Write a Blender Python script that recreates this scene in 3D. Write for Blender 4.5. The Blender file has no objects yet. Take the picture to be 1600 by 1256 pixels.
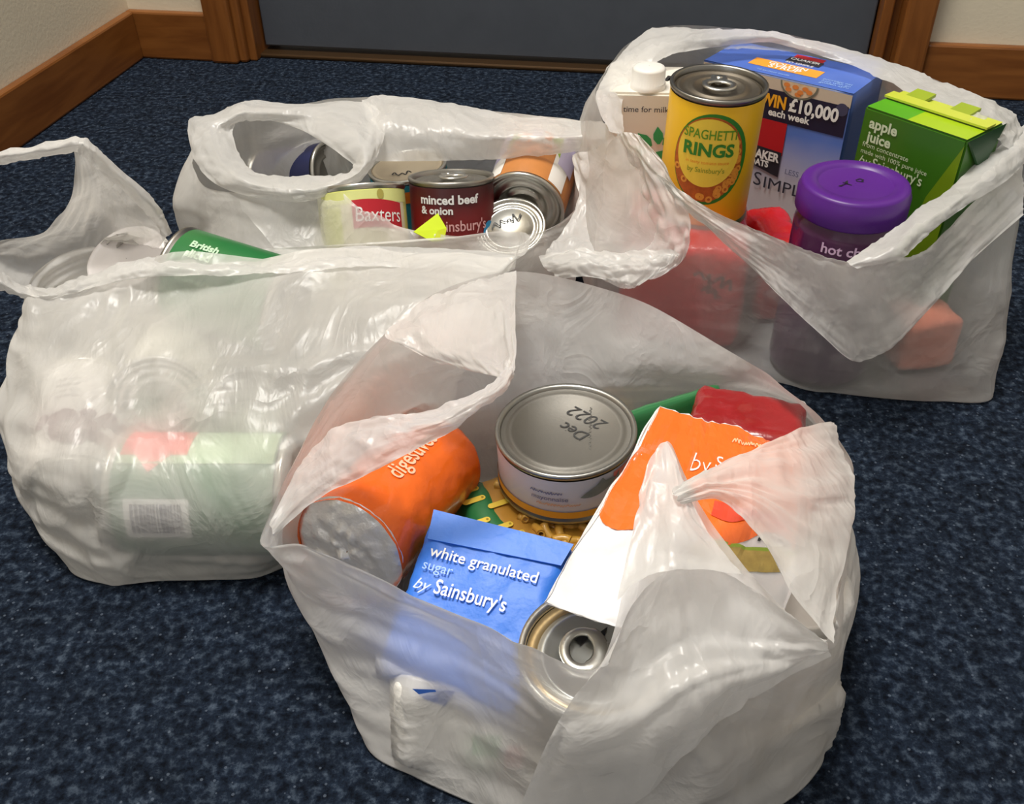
import bpy, bmesh, math, random
from mathutils import Vector, Matrix, noise
from math import sin, cos, pi, radians, sqrt, atan2
random.seed(7)
SC = bpy.context.scene
COL = SC.collection
V = Vector

# ------------------------------------------------------------------ camera
PITCH, FPX, CAMH, ROLL = radians(38.5), 1500.0, 0.47, radians(-1.0)
_fwd = V((0, cos(PITCH), -sin(PITCH))); _u0 = V((0, sin(PITCH), cos(PITCH))); _r0 = V((1, 0, 0))
_rt = _r0 * cos(ROLL) + _u0 * sin(ROLL); _up = _u0 * cos(ROLL) - _r0 * sin(ROLL)
CAM = V((0, 0, CAMH))
cd = bpy.data.cameras.new('camera'); cam = bpy.data.objects.new('camera', cd); COL.objects.link(cam)
cd.sensor_width = 36; cd.sensor_fit = 'HORIZONTAL'; cd.lens = 36 * FPX / 1600; cd.clip_start = 0.01
cam.matrix_world = Matrix(((_rt.x, _up.x, -_fwd.x, 0), (_rt.y, _up.y, -_fwd.y, 0), (_rt.z, _up.z, -_fwd.z, CAMH), (0, 0, 0, 1)))
SC.camera = cam
# ------------------------------------------------------------------ light
w = bpy.data.worlds.new('world'); SC.world = w; w.use_nodes = True
bg = w.node_tree.nodes['Background']; bg.inputs[0].default_value = (1.0, 0.93, 0.82, 1); bg.inputs[1].default_value = 0.30
def area(name, loc, target, sx, sy, power, col):
    l = bpy.data.lights.new(name, 'AREA'); l.shape = 'RECTANGLE'; l.size = sx; l.size_y = sy; l.energy = power; l.color = col
    o = bpy.data.objects.new(name, l); COL.objects.link(o); o.location = loc
    o.rotation_euler = (V(target) - V(loc)).to_track_quat('-Z', 'Y').to_euler()
    return o
area('ceiling_lamp', (-0.30, 0.70, 2.3), (0.0, 0.50, 0), 0.6, 0.6, 33, (1.0, 0.965, 0.90))
area('window_light', (-1.3, -1.3, 1.5), (0.0, 0.4, 0.05), 1.0, 1.2, 4.5, (0.80, 0.89, 1.0))
SC.view_settings.view_transform = 'Standard'; SC.view_settings.look = 'None'
SC.view_settings.exposure = 0.55; SC.view_settings.gamma = 1; SC.view_settings.use_curve_mapping = False
SC.cycles.transparent_max_bounces = 24; SC.cycles.max_bounces = 10; SC.cycles.transmission_bounces = 10; SC.cycles.diffuse_bounces = 5

# ------------------------------------------------------------------ measuring helpers (photo pixel + a known height / distance -> world)
def ray(x, y): return _rt * ((x - 800) / FPX) + _up * ((628 - y) / FPX) + _fwd
def U(x, y, z): d = ray(x, y); return CAM + d * ((z - CAMH) / d.z)         # at height z
def UY(x, y, Y): d = ray(x, y); return CAM + d * (Y / d.y)                  # at world Y
def W(x, y, z): return V((x, y, z))

# ------------------------------------------------------------------ materials
MATS = {}
def nodes_of(name):
    m = bpy.data.materials.new(name); m.use_nodes = True
    nt = m.node_tree; b = nt.nodes['Principled BSDF']
    return m, nt, b
def mat(name, col, rough=0.5, metal=0.0, var=0.06, scale=60, bump=0.0, bscale=200, coat=0.0, spec=0.5, detail=4):
    if name in MATS: return MATS[name]
    m, nt, b = nodes_of(name); N, L = nt.nodes, nt.links
    tc = N.new('ShaderNodeTexCoord'); nz = N.new('ShaderNodeTexNoise'); nz.inputs['Scale'].default_value = scale; nz.inputs['Detail'].default_value = detail
    L.new(tc.outputs['Object'], nz.inputs['Vector'])
    mx = N.new('ShaderNodeMix'); mx.data_type = 'RGBA'; L.new(nz.outputs['Fac'], mx.inputs[0])
    mx.inputs[6].default_value = tuple(max(0, c * (1 - var)) for c in col) + (1,)
    mx.inputs[7].default_value = tuple(min(1, c * (1 + var)) for c in col) + (1,)
    L.new(mx.outputs[2], b.inputs['Base Color'])
    b.inputs['Roughness'].default_value = rough; b.inputs['Metallic'].default_value = metal
    b.inputs['Coat Weight'].default_value = coat; b.inputs['Specular IOR Level'].default_value = spec
    if bump:
        n2 = N.new('ShaderNodeTexNoise'); n2.inputs['Scale'].default_value = bscale; n2.inputs['Detail'].default_value = 5
        L.new(tc.outputs['Object'], n2.inputs['Vector'])
        bp = N.new('ShaderNodeBump'); bp.inputs['Strength'].default_value = bump; bp.inputs['Distance'].default_value = 0.002
        L.new(n2.outputs['Fac'], bp.inputs['Height']); L.new(bp.outputs['Normal'], b.inputs['Normal'])
    MATS[name] = m; return m

def film_mat(name, col, opacity, blur=0.16, trans=0.45):
    """milky polythene: part clear, part hazy (rough, almost unbent transmission), the rest a thin white scatterer"""
    m = bpy.data.materials.new(name); m.use_nodes = True; nt = m.node_tree; N, L = nt.nodes, nt.links
    N.remove(N['Principled BSDF']); out = N['Material Output']
    tc = N.new('ShaderNodeTexCoord')
    def nz(scale, det, rot, sc, dist):
        mp = N.new('ShaderNodeMapping'); mp.inputs['Scale'].default_value = sc; mp.inputs['Rotation'].default_value = rot
        L.new(tc.outputs['Object'], mp.inputs['Vector'])
        n = N.new('ShaderNodeTexNoise'); n.inputs['Scale'].default_value = scale; n.inputs['Detail'].default_value = det; n.inputs['Distortion'].default_value = dist
        L.new(mp.outputs[0], n.inputs['Vector']); return n.outputs['Fac']
    def math(op, a, b, c=None, clamp=False):
        n = N.new('ShaderNodeMath'); n.operation = op; n.use_clamp = clamp
        for i, v in enumerate((a, b, c)):
            if v is None: continue
            if isinstance(v, (int, float)): n.inputs[i].default_value = v
            else: L.new(v, n.inputs[i])
        return n.outputs[0]
    big = nz(11, 3, (0.3, 0.5, 0.4), (1, 1, 0.4), 1.6); med = nz(27, 4, (0.9, 0.2, 1.1), (1, 0.35, 1), 0.9); fin = nz(120, 3, (0, 0, 0), (1, 1, 0.5), 0.3)
    ridge = math('ABSOLUTE', math('SUBTRACT', big, 0.5), 0); ridge2 = math('ABSOLUTE', math('SUBTRACT', med, 0.5), 0)
    h = math('MULTIPLY_ADD', ridge, -2.2, math('MULTIPLY_ADD', ridge2, -1.2, math('MULTIPLY', fin, 0.07)))
    bp = N.new('ShaderNodeBump'); bp.inputs['Strength'].default_value = 0.55; bp.inputs['Distance'].default_value = 0.006
    L.new(h, bp.inputs['Height'])
    di = N.new('ShaderNodeBsdfDiffuse'); di.inputs['Color'].default_value = col + (1,)
    tl = N.new('ShaderNodeBsdfTranslucent'); tl.inputs['Color'].default_value = col + (1,)
    gl = N.new('ShaderNodeBsdfGlossy'); gl.inputs['Roughness'].default_value = 0.33
    rf = N.new('ShaderNodeBsdfRefraction'); rf.inputs['IOR'].default_value = 1.12; rf.inputs['Roughness'].default_value = 0.45; rf.inputs['Color'].default_value = (0.95, 0.95, 0.94, 1)
    for q in (di, tl, gl): L.new(bp.outputs['Normal'], q.inputs['Normal'])
    def mix(f, a, b):
        n = N.new('ShaderNodeMixShader')
        if isinstance(f, (int, float)): n.inputs[0].default_value = f
        else: L.new(f, n.inputs[0])
        L.new(a, n.inputs[1]); L.new(b, n.inputs[2]); return n.outputs[0]
    body = mix(trans, di.outputs[0], tl.outputs[0])
    body = mix(blur, body, rf.outputs[0])
    lw = N.new('ShaderNodeLayerWeight'); lw.inputs['Blend'].default_value = 0.5; L.new(bp.outputs['Normal'], lw.inputs['Normal'])
    gf = math('MULTIPLY_ADD', math('POWER', lw.outputs['Facing'], 3.0), 0.18, 0.05)
    surf = mix(gf, body, gl.outputs[0])
    lw2 = N.new('ShaderNodeLayerWeight'); lw2.inputs['Blend'].default_value = 0.35
    op = math('MULTIPLY_ADD', lw2.outputs['Facing'], 0.35, math('MULTIPLY_ADD', math('SUBTRACT', big, 0.5), 0.5, opacity), True)
    tp = N.new('ShaderNodeBsdfTransparent')
    L.new(mix(op, tp.outputs[0], surf), out.inputs['Surface'])
    return m

def carpet_mat():
    m, nt, b = nodes_of('navy_carpet'); N, L = nt.nodes, nt.links
    tc = N.new('ShaderNodeTexCoord')
    n1 = N.new('ShaderNodeTexNoise'); n1.inputs['Scale'].default_value = 165; n1.inputs['Detail'].default_value = 4; n1.inputs['Roughness'].default_value = 0.65
    L.new(tc.outputs['Object'], n1.inputs['Vector'])
    r = N.new('ShaderNodeValToRGB'); e = r.color_ramp.elements
    e[0].position = 0.36; e[0].color = (0.003, 0.005, 0.010, 1); e[1].position = 0.72; e[1].color = (0.060, 0.082, 0.118, 1)
    x = r.color_ramp.elements.new(0.52); x.color = (0.011, 0.018, 0.033, 1)
    L.new(n1.outputs['Fac'], r.inputs[0])
    n3 = N.new('ShaderNodeTexNoise'); n3.inputs['Scale'].default_value = 45; n3.inputs['Detail'].default_value = 3
    L.new(tc.outputs['Object'], n3.inputs['Vector'])
    mr = N.new('ShaderNodeMapRange'); mr.inputs['From Min'].default_value = 0.3; mr.inputs['From Max'].default_value = 0.7; mr.inputs['To Min'].default_value = 0.7; mr.inputs['To Max'].default_value = 1.25
    L.new(n3.outputs['Fac'], mr.inputs[0])
    vm = N.new('ShaderNodeVectorMath'); vm.operation = 'SCALE'; L.new(r.outputs[0], vm.inputs[0]); L.new(mr.outputs[0], vm.inputs['Scale'])
    v = N.new('ShaderNodeTexVoronoi'); v.inputs['Scale'].default_value = 150; L.new(tc.outputs['Object'], v.inputs['Vector'])
    lt = N.new('ShaderNodeMath'); lt.operation = 'LESS_THAN'; lt.inputs[1].default_value = 0.13; L.new(v.outputs['Distance'], lt.inputs[0])
    lt2 = N.new('ShaderNodeMath'); lt2.operation = 'MULTIPLY'; lt2.inputs[1].default_value = 0.35; L.new(lt.outputs[0], lt2.inputs[0])
    mx = N.new('ShaderNodeMix'); mx.data_type = 'RGBA'; mx.inputs[7].default_value = (0.17, 0.21, 0.28, 1)
    L.new(lt2.outputs[0], mx.inputs[0]); L.new(vm.outputs[0], mx.inputs[6]); L.new(mx.outputs[2], b.inputs['Base Color'])
    b.inputs['Roughness'].default_value = 0.95; b.inputs['Specular IOR Level'].default_value = 0.1
    bp = N.new('ShaderNodeBump'); bp.inputs['Strength'].default_value = 0.9; bp.inputs['Distance'].default_value = 0.004
    L.new(n1.outputs['Fac'], bp.inputs['Height']); L.new(bp.outputs['Normal'], b.inputs['Normal'])
    return m

def wood_mat(name, rot):
    m, nt, b = nodes_of(name); N, L = nt.nodes, nt.links
    tc = N.new('ShaderNodeTexCoord'); mp = N.new('ShaderNodeMapping'); mp.inputs['Scale'].default_value = rot
    L.new(tc.outputs['Object'], mp.inputs['Vector'])
    nz = N.new('ShaderNodeTexNoise'); nz.inputs['Scale'].default_value = 9; nz.inputs['Detail'].default_value = 7; nz.inputs['Distortion'].default_value = 0.6
    L.new(mp.outputs[0], nz.inputs['Vector'])
    r = N.new('ShaderNodeValToRGB'); e = r.color_ramp.elements
    e[0].position = 0.3; e[0].color = (0.165, 0.052, 0.009, 1); e[1].position = 0.75; e[1].color = (0.27, 0.098, 0.021, 1)
    L.new(nz.outputs['Fac'], r.inputs[0]); L.new(r.outputs[0], b.inputs['Base Color'])
    b.inputs['Roughness'].default_value = 0.38
    bp = N.new('ShaderNodeBump'); bp.inputs['Strength'].default_value = 0.12; bp.inputs['Distance'].default_value = 0.001
    L.new(nz.outputs['Fac'], bp.inputs['Height']); L.new(bp.outputs['Normal'], b.inputs['Normal'])
    return m

# ------------------------------------------------------------------ object helpers
def thing(name, label, cat, loc, group=None):
    o = bpy.data.objects.new(name, None); COL.objects.link(o); o.location = loc; o.empty_display_size = 0.02
    o['label'] = label; o['category'] = cat
    if group: o['group'] = group
    return o
def link(name, verts, faces, m, parent=None, smooth=True, label=None):
    me = bpy.data.meshes.new(name); me.from_pydata([tuple(v) for v in verts], [], faces); me.update()
    if smooth: me.polygons.foreach_set('use_smooth', [True] * len(me.polygons))
    me.materials.append(m)
    o = bpy.data.objects.new(name, me); COL.objects.link(o)
    if parent:
        o.parent = parent; o.matrix_parent_inverse = Matrix.Translation(-V(parent.location)) if not parent.parent else Matrix()
    if label: o['label'] = label
    return o
def link_bm(name, bm, m, parent=None, smooth=False, label=None):
    bmesh.ops.recalc_face_normals(bm, faces=bm.faces)
    me = bpy.data.meshes.new(name); bm.to_mesh(me); bm.free(); me.materials.append(m)
    if smooth: me.polygons.foreach_set('use_smooth', [True] * len(me.polygons))
    o = bpy.data.objects.new(name, me); COL.objects.link(o)
    if parent:
        o.parent = parent; o.matrix_parent_inverse = Matrix.Translation(-V(parent.location)) if not parent.parent else Matrix()
    if label: o['label'] = label
    return o
def structure(o): o['kind'] = 'structure'; return o

def frame(axis, ref):
    a = axis.normalized(); x = (ref - a * ref.dot(a)).normalized(); y = a.cross(x)
    return a, x, y       # x faces the viewer, y runs to the side
def lathe(prof, o, axis, ref, seg=56):
    a, x, y = frame(axis, ref); vs, fs = [], []
    for (r, t) in prof:
        for k in range(seg):
            th = 2 * pi * k / seg; vs.append(o + a * t + (x * cos(th) + y * sin(th)) * r)
    n = len(prof)
    for i in range(n - 1):
        for k in range(seg):
            k2 = (k + 1) % seg; fs.append((i * seg + k, i * seg + k2, (i + 1) * seg + k2, (i + 1) * seg + k))
    return vs, fs
def grid_faces(nr, nc, closed=False):
    fs = []
    for i in range(nr - 1):
        for j in range(nc if closed else nc - 1):
            j2 = (j + 1) % nc; fs.append((i * nc + j, i * nc + j2, (i + 1) * nc + j2, (i + 1) * nc + j))
    return fs
def cyl_map(o, axis, ref, r):
    a, x, y = frame(axis, ref)
    def f(u, v, k=0):
        th = u / r; R = r + 0.0003 + 0.00022 * k
        return o + a * v + (x * cos(th) + y * sin(th)) * R
    return f
def pl_map(o, ux, uy, n=None):
    ux = ux.normalized(); uy = (uy - ux * uy.dot(ux)).normalized(); n = n or ux.cross(uy)
    def f(u, v, k=0): return o + ux * u + uy * v + n * (0.0002 + 0.00022 * k)
    return f
def rect2(u0, v0, u1, v1, nu=16, nv=3):
    return [(u0 + (u1 - u0) * j / nu, v0 + (v1 - v0) * i / nv) for i in range(nv + 1) for j in range(nu + 1)], grid_faces(nv + 1, nu + 1)
def ann2(cu, cv, a0, b0, a1, b1, seg=40, rings=5, du=0, dv=0):
    vs = []
    for i in range(rings + 1):
        t = i / rings
        for k in range(seg):
            th = 2 * pi * k / seg
            vs.append((cu + du * (1 - t) + (a0 + (a1 - a0) * t) * cos(th), cv + dv * (1 - t) + (b0 + (b1 - b0) * t) * sin(th)))
    return vs, grid_faces(rings + 1, seg, True)
def ell2(cu, cv, a, b, seg=40, rings=5): return ann2(cu, cv, a * 0.01, b * 0.01, a, b, seg, rings)
def poly2(pts): return list(pts), [tuple(range(len(pts)))]
def decal(name, shape, mp, k, m, parent, label=None):
    vs, fs = shape
    return link(name, [mp(u, v, k) for u, v in vs], fs, m, parent, False, label)
_txt = {}
def text2(s, bold=0.0, shear=0.0):
    key = (s, bold, shear)
    if key in _txt: return _txt[key]
    c = bpy.data.curves.new('lettering', 'FONT'); c.body = s; c.size = 1; c.offset = bold; c.shear = shear; c.resolution_u = 3; c.fill_mode = 'FRONT'
    c.space_line = 0.9
    o = bpy.data.objects.new('lettering', c); COL.objects.link(o)
    dg = bpy.context.evaluated_depsgraph_get(); dg.update()
    me = bpy.data.meshes.new_from_object(o.evaluated_get(dg))
    vs = [(v.co.x, v.co.y) for v in me.vertices]; fs = [tuple(p.vertices) for p in me.polygons]
    bpy.data.objects.remove(o); bpy.data.curves.remove(c); bpy.data.meshes.remove(me)
    x0 = min(v[0] for v in vs); x1 = max(v[0] for v in vs)
    vs = [(v[0] - x0, v[1]) for v in vs]
    _txt[key] = (vs, fs, x1 - x0); return _txt[key]
def letter(s, mp, u, v, width, m, parent, k=2, bold=0.0, shear=0.0, hs=1.0, ang=0.0, centre=False):
    """lettering `width` metres long starting at (u, v) on the surface mp, turned by ang"""
    vs, fs, wd = text2(s, bold, shear); sc = width / wd; c, sn = cos(ang), sin(ang)
    if centre: u, v = u - c * width / 2, v - sn * width / 2
    return link('lettering', [mp(u + c * x * sc - sn * y * sc * hs, v + sn * x * sc + c * y * sc * hs, k) for x, y in vs], fs, m, parent, False)

def scrawl(mp, u, v, width, height, n, m, parent, seed=1, k=2, th=0.0007, ang=0.0):
    """an unreadable run of pen or print strokes"""
    rg = random.Random(seed); pts = []
    for i in range(n):
        x = width * (i + rg.uniform(-0.4, 0.4)) / n; y = height * ((i % 2) * rg.uniform(0.5, 1.0) + rg.uniform(-0.1, 0.25)); pts.append(V((x, y, 0)))
    q = spline(pts, n * 5); vs = []
    for i, p in enumerate(q):
        d = (q[min(i + 1, len(q) - 1)] - q[max(i - 1, 0)]); d = d.normalized() if d.length > 1e-9 else V((1, 0, 0))
        for sgn in (-1, 1):
            w_ = th * (0.7 + 0.5 * abs(sin(i * 0.7))); x, y = p.x - d.y * sgn * w_, p.y + d.x * sgn * w_
            vs.append(mp(u + cos(ang) * x - sin(ang) * y, v + sin(ang) * x + cos(ang) * y, k))
    return link('pen_mark', vs, grid_faces(len(q), 2), m, parent, False)

def rbox(c, ax, half, rad, amp=0.0, n=12, freq=30, seed=0):
    """rounded box, optionally crumpled"""
    vs, fs, idx = [], [], {}
    def vid(p):
        key = tuple(round(q, 5) for q in p)
        if key not in idx:
            h = V([p[i] * half[i] for i in range(3)])
            q = V([max(-(half[i] - rad), min(half[i] - rad, h[i])) for i in range(3)])
            d = h - q; d = d.normalized() if d.length > 1e-9 else V((0, 0, 1))
            pos = q + d * rad
            if amp:
                s = noise.noise(pos * freq + V((seed, 0, 0))); s2 = abs(noise.noise(pos * freq * 2.1 + V((0, seed, 3))))
                pos = pos + d * amp * (s + 0.9 - 2.2 * s2)
            idx[key] = len(vs); vs.append(c + ax[0] * pos.x + ax[1] * pos.y + ax[2] * pos.z)
        return idx[key]
    # spacing denser to the corners
    def sp(i): t = -1 + 2 * i / n; return sin(t * pi / 2) * 0.5 + t * 0.5
    for a in range(3):
        b, d = (a + 1) % 3, (a + 2) % 3
        for s in (-1, 1):
            for i in range(n):
                for j in range(n):
                    q = []
                    for (ii, jj) in ((i, j), (i + 1, j), (i + 1, j + 1), (i, j + 1)):
                        p = [0, 0, 0]; p[a] = s; p[b] = sp(ii); p[d] = sp(jj); q.append(vid(p))
                    fs.append(tuple(q if s > 0 else q[::-1]))
    return vs, fs
def box_bm(bm, c, ax, half):
    vs = [bm.verts.new(c + ax[0] * (sx * half[0]) + ax[1] * (sy * half[1]) + ax[2] * (sz * half[2])) for sx in (-1, 1) for sy in (-1, 1) for sz in (-1, 1)]
    for f in ((0, 1, 3, 2), (4, 6, 7, 5), (0, 4, 5, 1), (2, 3, 7, 6), (0, 2, 6, 4), (1, 5, 7, 3)): bm.faces.new([vs[i] for i in f])

# ------------------------------------------------------------------ splines and film sheets
def cr(p0, p1, p2, p3, t):
    # centripetal-ish Catmull-Rom with reduced tension to stop overshoot
    m1 = (p2 - p0) * 0.42; m2 = (p3 - p1) * 0.42
    L = (p2 - p1).length + 1e-9
    if m1.length > 1.2 * L: m1 = m1 * (1.2 * L / m1.length)
    if m2.length > 1.2 * L: m2 = m2 * (1.2 * L / m2.length)
    t2, t3 = t * t, t * t * t
    return p1 * (2 * t3 - 3 * t2 + 1) + m1 * (t3 - 2 * t2 + t) + p2 * (-2 * t3 + 3 * t2) + m2 * (t3 - t2)
def spline(pts, n, closed=False):
    k = len(pts); out = []
    segs = k if closed else k - 1
    for i in range(n):
        s = i * segs / (n if closed else n - 1); a = min(int(s), segs - 1); t = s - a
        g = (lambda q: pts[q % k]) if closed else (lambda q: pts[max(0, min(k - 1, q))])
        out.append(cr(g(a - 1), g(a), g(a + 1), g(a + 2), t))
    return out
def sheet(rows, nr, nc, closed=False):
    rs = [spline(r, nc, closed) for r in rows]
    cols = [spline([r[j] for r in rs], nr) for j in range(nc)]
    return [[cols[j][i] for j in range(nc)] for i in range(nr)]
def normals(g, closed):
    nr, nc = len(g), len(g[0]); N = []
    for i in range(nr):
        row = []
        for j in range(nc):
            j0, j1 = ((j - 1) % nc, (j + 1) % nc) if closed else (max(0, j - 1), min(nc - 1, j + 1))
            n = (g[i][j1] - g[i][j0]).cross(g[min(nr - 1, i + 1)][j] - g[max(0, i - 1)][j])
            row.append(n.normalized() if n.length > 1e-12 else V((0, 0, 1)))
        N.append(row)
    return N
def wrinkle(g, closed, amp, seed, along=3.0, across=16.0, edge=None, diag=0.6, hf=0.7):
    nr, nc = len(g), len(g[0]); N = normals(g, closed); o = []
    for i in range(nr):
        v = i / (nr - 1); row = []
        for j in range(nc):
            u = j / nc
            if closed: a, b = cos(2 * pi * u) * across / 6.3, sin(2 * pi * u) * across / 6.3
            else: a, b = u * across, 0.0
            sh = diag * v * 3
            n1 = noise.noise(V((a + sh, b + sh * 0.7, v * along + seed)))
            n2 = noise.noise(V((a * 2.3 - sh, b * 2.3 + 5, v * along * 1.6 + seed + 9)))
            n3 = noise.noise(g[i][j] * 42 + V((seed, 3, 1)))
            n4 = noise.noise(V((v * across * 1.1 + seed, a * 0.5 + sh * 1.5, b * 0.5 + 4)))
            d = amp * (1.0 * n1 + 0.8 * (0.35 - abs(n2) * 1.6) + 0.45 * n3 + hf * (0.3 - 1.5 * abs(n4)))
            f = 1.0
            if edge == 'base': f = min(1.0, v * 6)
            row.append(g[i][j] + N[i][j] * d * f)
        o.append(row)
    return o
def push(g, solids, eps=0.0016, maxpen=0.03):
    for row in g:
        for j, p in enumerate(row):
            for s in solids:
                if s[0] == 'c':
                    _, a, b, r = s; ax = b - a; L = ax.length; ax = ax / L; t = (p - a).dot(ax)
                    if -eps < t < L + eps:
                        rv = p - a - ax * t; d = rv.length; pen = r + eps - d
                        cap = min(t, L - t) + eps
                        if 0 < pen < maxpen and d > 1e-6:
                            if cap < pen: p = p + ax * (-(t + eps) if t < L - t else (L - t + eps))
                            else: p = p + rv * (pen / d)
                else:
                    _, c, A, h = s; q = p - c; l = [q.dot(A[i]) for i in range(3)]
                    pens = [h[i] + eps - abs(l[i]) for i in range(3)]
                    if min(pens) > 0:
                        i = pens.index(min(pens))
                        if pens[i] < maxpen: p = p + A[i] * (pens[i] if l[i] > 0 else -pens[i])
            if p.z < 0.0015: p = V((p.x, p.y, 0.0015 + 0.0008 * random.random()))
            row[j] = p
    return g
def relax(g, closed, it=1, lo=1):
    nr, nc = len(g), len(g[0])
    for _ in range(it):
        n = [r[:] for r in g]
        for i in range(lo, nr - 1):
            for j in range(nc):
                if not closed and j in (0, nc - 1): continue
                n[i][j] = g[i][j] * 0.5 + (g[i - 1][j] + g[i + 1][j] + g[i][(j - 1) % nc] + g[i][(j + 1) % nc]) * 0.125
        g = n
    return g
def film(name, rows, m, parent, nr, nc, closed=False, amp=0.002, seed=0.0, solids=(), label=None, cap=False, along=3.0, across=16.0, edge=None, diag=0.6, hf=0.7):
    g = sheet(rows, nr, nc, closed)
    g = wrinkle(g, closed, amp, seed, along, across, edge, diag, hf)
    if solids:
        for _ in range(3): g = push(g, solids); g = relax(g, closed, 1)
        g = push(g, solids)
    vs = [p for r in g for p in r]; fs = grid_faces(nr, nc, closed)
    if cap:
        c = V((0, 0, 0))
        for p in g[0]: c += p
        c = c / nc; c.z = 0.0012; vs.append(c); ci = len(vs) - 1
        for j in range(nc): fs.append((ci, (j + 1) % nc, j))
    return link(name, vs, fs, m, parent, True, label)

# ================================================================== SETTING
YAW = radians(10.5)
BX = V((cos(YAW), -sin(YAW), 0)); LY = V((-sin(YAW), -cos(YAW), 0)); ZZ = V((0, 0, 1))   # along the back wall, out of the back wall, up
C0 = U(219, 86, 0)
def R(s, t, z): return C0 + BX * s + LY * t + ZZ * z
def s_of(px, py):     # where a photo point meets the back wall plane
    d = ray(px, py); k = (C0 - CAM).dot(LY) / d.dot(LY); p = CAM + d * k; return (p - C0).dot(BX)
cream = mat('cream_wall_paint', (0.74, 0.66, 0.51), 0.8, var=0.04, scale=14, bump=0.15, bscale=250)
wood_h = wood_mat('brown_wood', (1.2, 1.2, 9)); wood_v = wood_mat('brown_wood_upright', (9, 9, 1.0))
doorblue = mat('grey_blue_door_paint', (0.075, 0.085, 0.105), 0.5, var=0.12, scale=30, bump=0.1)
brass = mat('dull_brass', (0.085, 0.045, 0.018), 0.4, 0.6)
darkgap = mat('dark_gap', (0.004, 0.004, 0.005), 0.9)

def room_box(name, s0, s1, t0, t1, z0, z1, m, bev=0.0, parent=None):
    bm = bmesh.new(); box_bm(bm, R((s0 + s1) / 2, (t0 + t1) / 2, (z0 + z1) / 2), (BX, LY, ZZ), (abs(s1 - s0) / 2, abs(t1 - t0) / 2, abs(z1 - z0) / 2))
    bmesh.ops.recalc_face_normals(bm, faces=bm.faces)
    if bev: bmesh.ops.bevel(bm, geom=list(bm.edges), offset=bev, segments=2, affect='EDGES', profile=0.5)
    return link_bm(name, bm, m, parent)
bm = bmesh.new(); box_bm(bm, R(0.8, 0.9, -0.02), (BX, LY, ZZ), (1.6, 1.6, 0.02)); floor = structure(link_bm('floor', bm, carpet_mat()))
sA, sB = s_of(334, 60), s_of(393, 60); sC, sD = s_of(1375, 60), s_of(1449, 60)
print('door', sA, sB, sC, sD)
structure(room_box('wall_left', -0.1, 0.0, -0.1, 2.0, 0, 2.4, cream))
structure(room_box('wall_back', -0.1, sA + 0.02, -0.1, 0.0, 0, 2.4, cream))
structure(room_box('wall_back', sD - 0.02, 2.4, -0.1, 0.0, 0, 2.4, cream))
structure(room_box('wall_back', sA + 0.02, sD - 0.02, -0.1, 0.0, 2.06, 2.4, cream))
SK = 0.066
structure(room_box('baseboard_left', 0.0, 0.013, 0.013, 1.9, 0, SK, wood_h, 0.003))
structure(room_box('baseboard_back', 0.0, sA, 0.0, 0.013, 0, SK, wood_h, 0.003))
structure(room_box('baseboard_back', sD, 2.3, 0.0, 0.013, 0, SK, wood_h, 0.003))
fr1 = structure(room_box('trim_1', sA, sB - 0.018, -0.02, 0.020, 0, 2.06, wood_v, 0.004))
structure(room_box('trim_2', sB - 0.020, sB - 0.006, -0.06, 0.012, 0, 2.0, wood_v, 0.004))
structure(room_box('trim_3', sB - 0.008, sB + 0.004, -0.09, 0.002, 0, 2.0, wood_v, 0.002))
structure(room_box('trim_4', sC + 0.020, sD, -0.02, 0.020, 0, 2.06, wood_v, 0.004))
structure(room_box('trim_5', sC + 0.008, sC + 0.021, -0.09, -0.012, 0, 2.0, wood_v, 0.002))
structure(room_box('trim_6', sC - 0.004, sC + 0.009, -0.09, 0.0, 0, 2.0, wood_v, 0.002))
structure(room_box('trim_7', sA, sD, -0.02, 0.020, 2.0, 2.06, wood_h, 0.004))
door = structure(room_box('door_1', sB + 0.006, sC - 0.006, -0.075, -0.030, 0.012, 1.99, doorblue, 0.002))
structure(room_box('trim_8', sB, sC, -0.100, -0.012, 0.0, 0.006, brass, 0.002))

# ================================================================== COMMON MATERIALS
tin = mat('bright_tin', (0.62, 0.61, 0.57), 0.28, 1.0, bump=0.05, bscale=90)
tin_dark = mat('dull_steel_lid', (0.40, 0.385, 0.35), 0.36, 1.0, bump=0.08, bscale=60)
steel_grey = mat('brushed_grey_lid', (0.19, 0.18, 0.16), 0.5, 0.45, var=0.05, bump=0.06, bscale=500)
white = mat('white_print', (0.86, 0.86, 0.85), 0.5)
ink = mat('black_marker', (0.012, 0.012, 0.014), 0.5)
def flat(name, col, rough=0.42, **k): return mat(name, col, rough, **k)

SOL = {'A': [], 'B': [], 'C': [], 'D': []}

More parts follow.
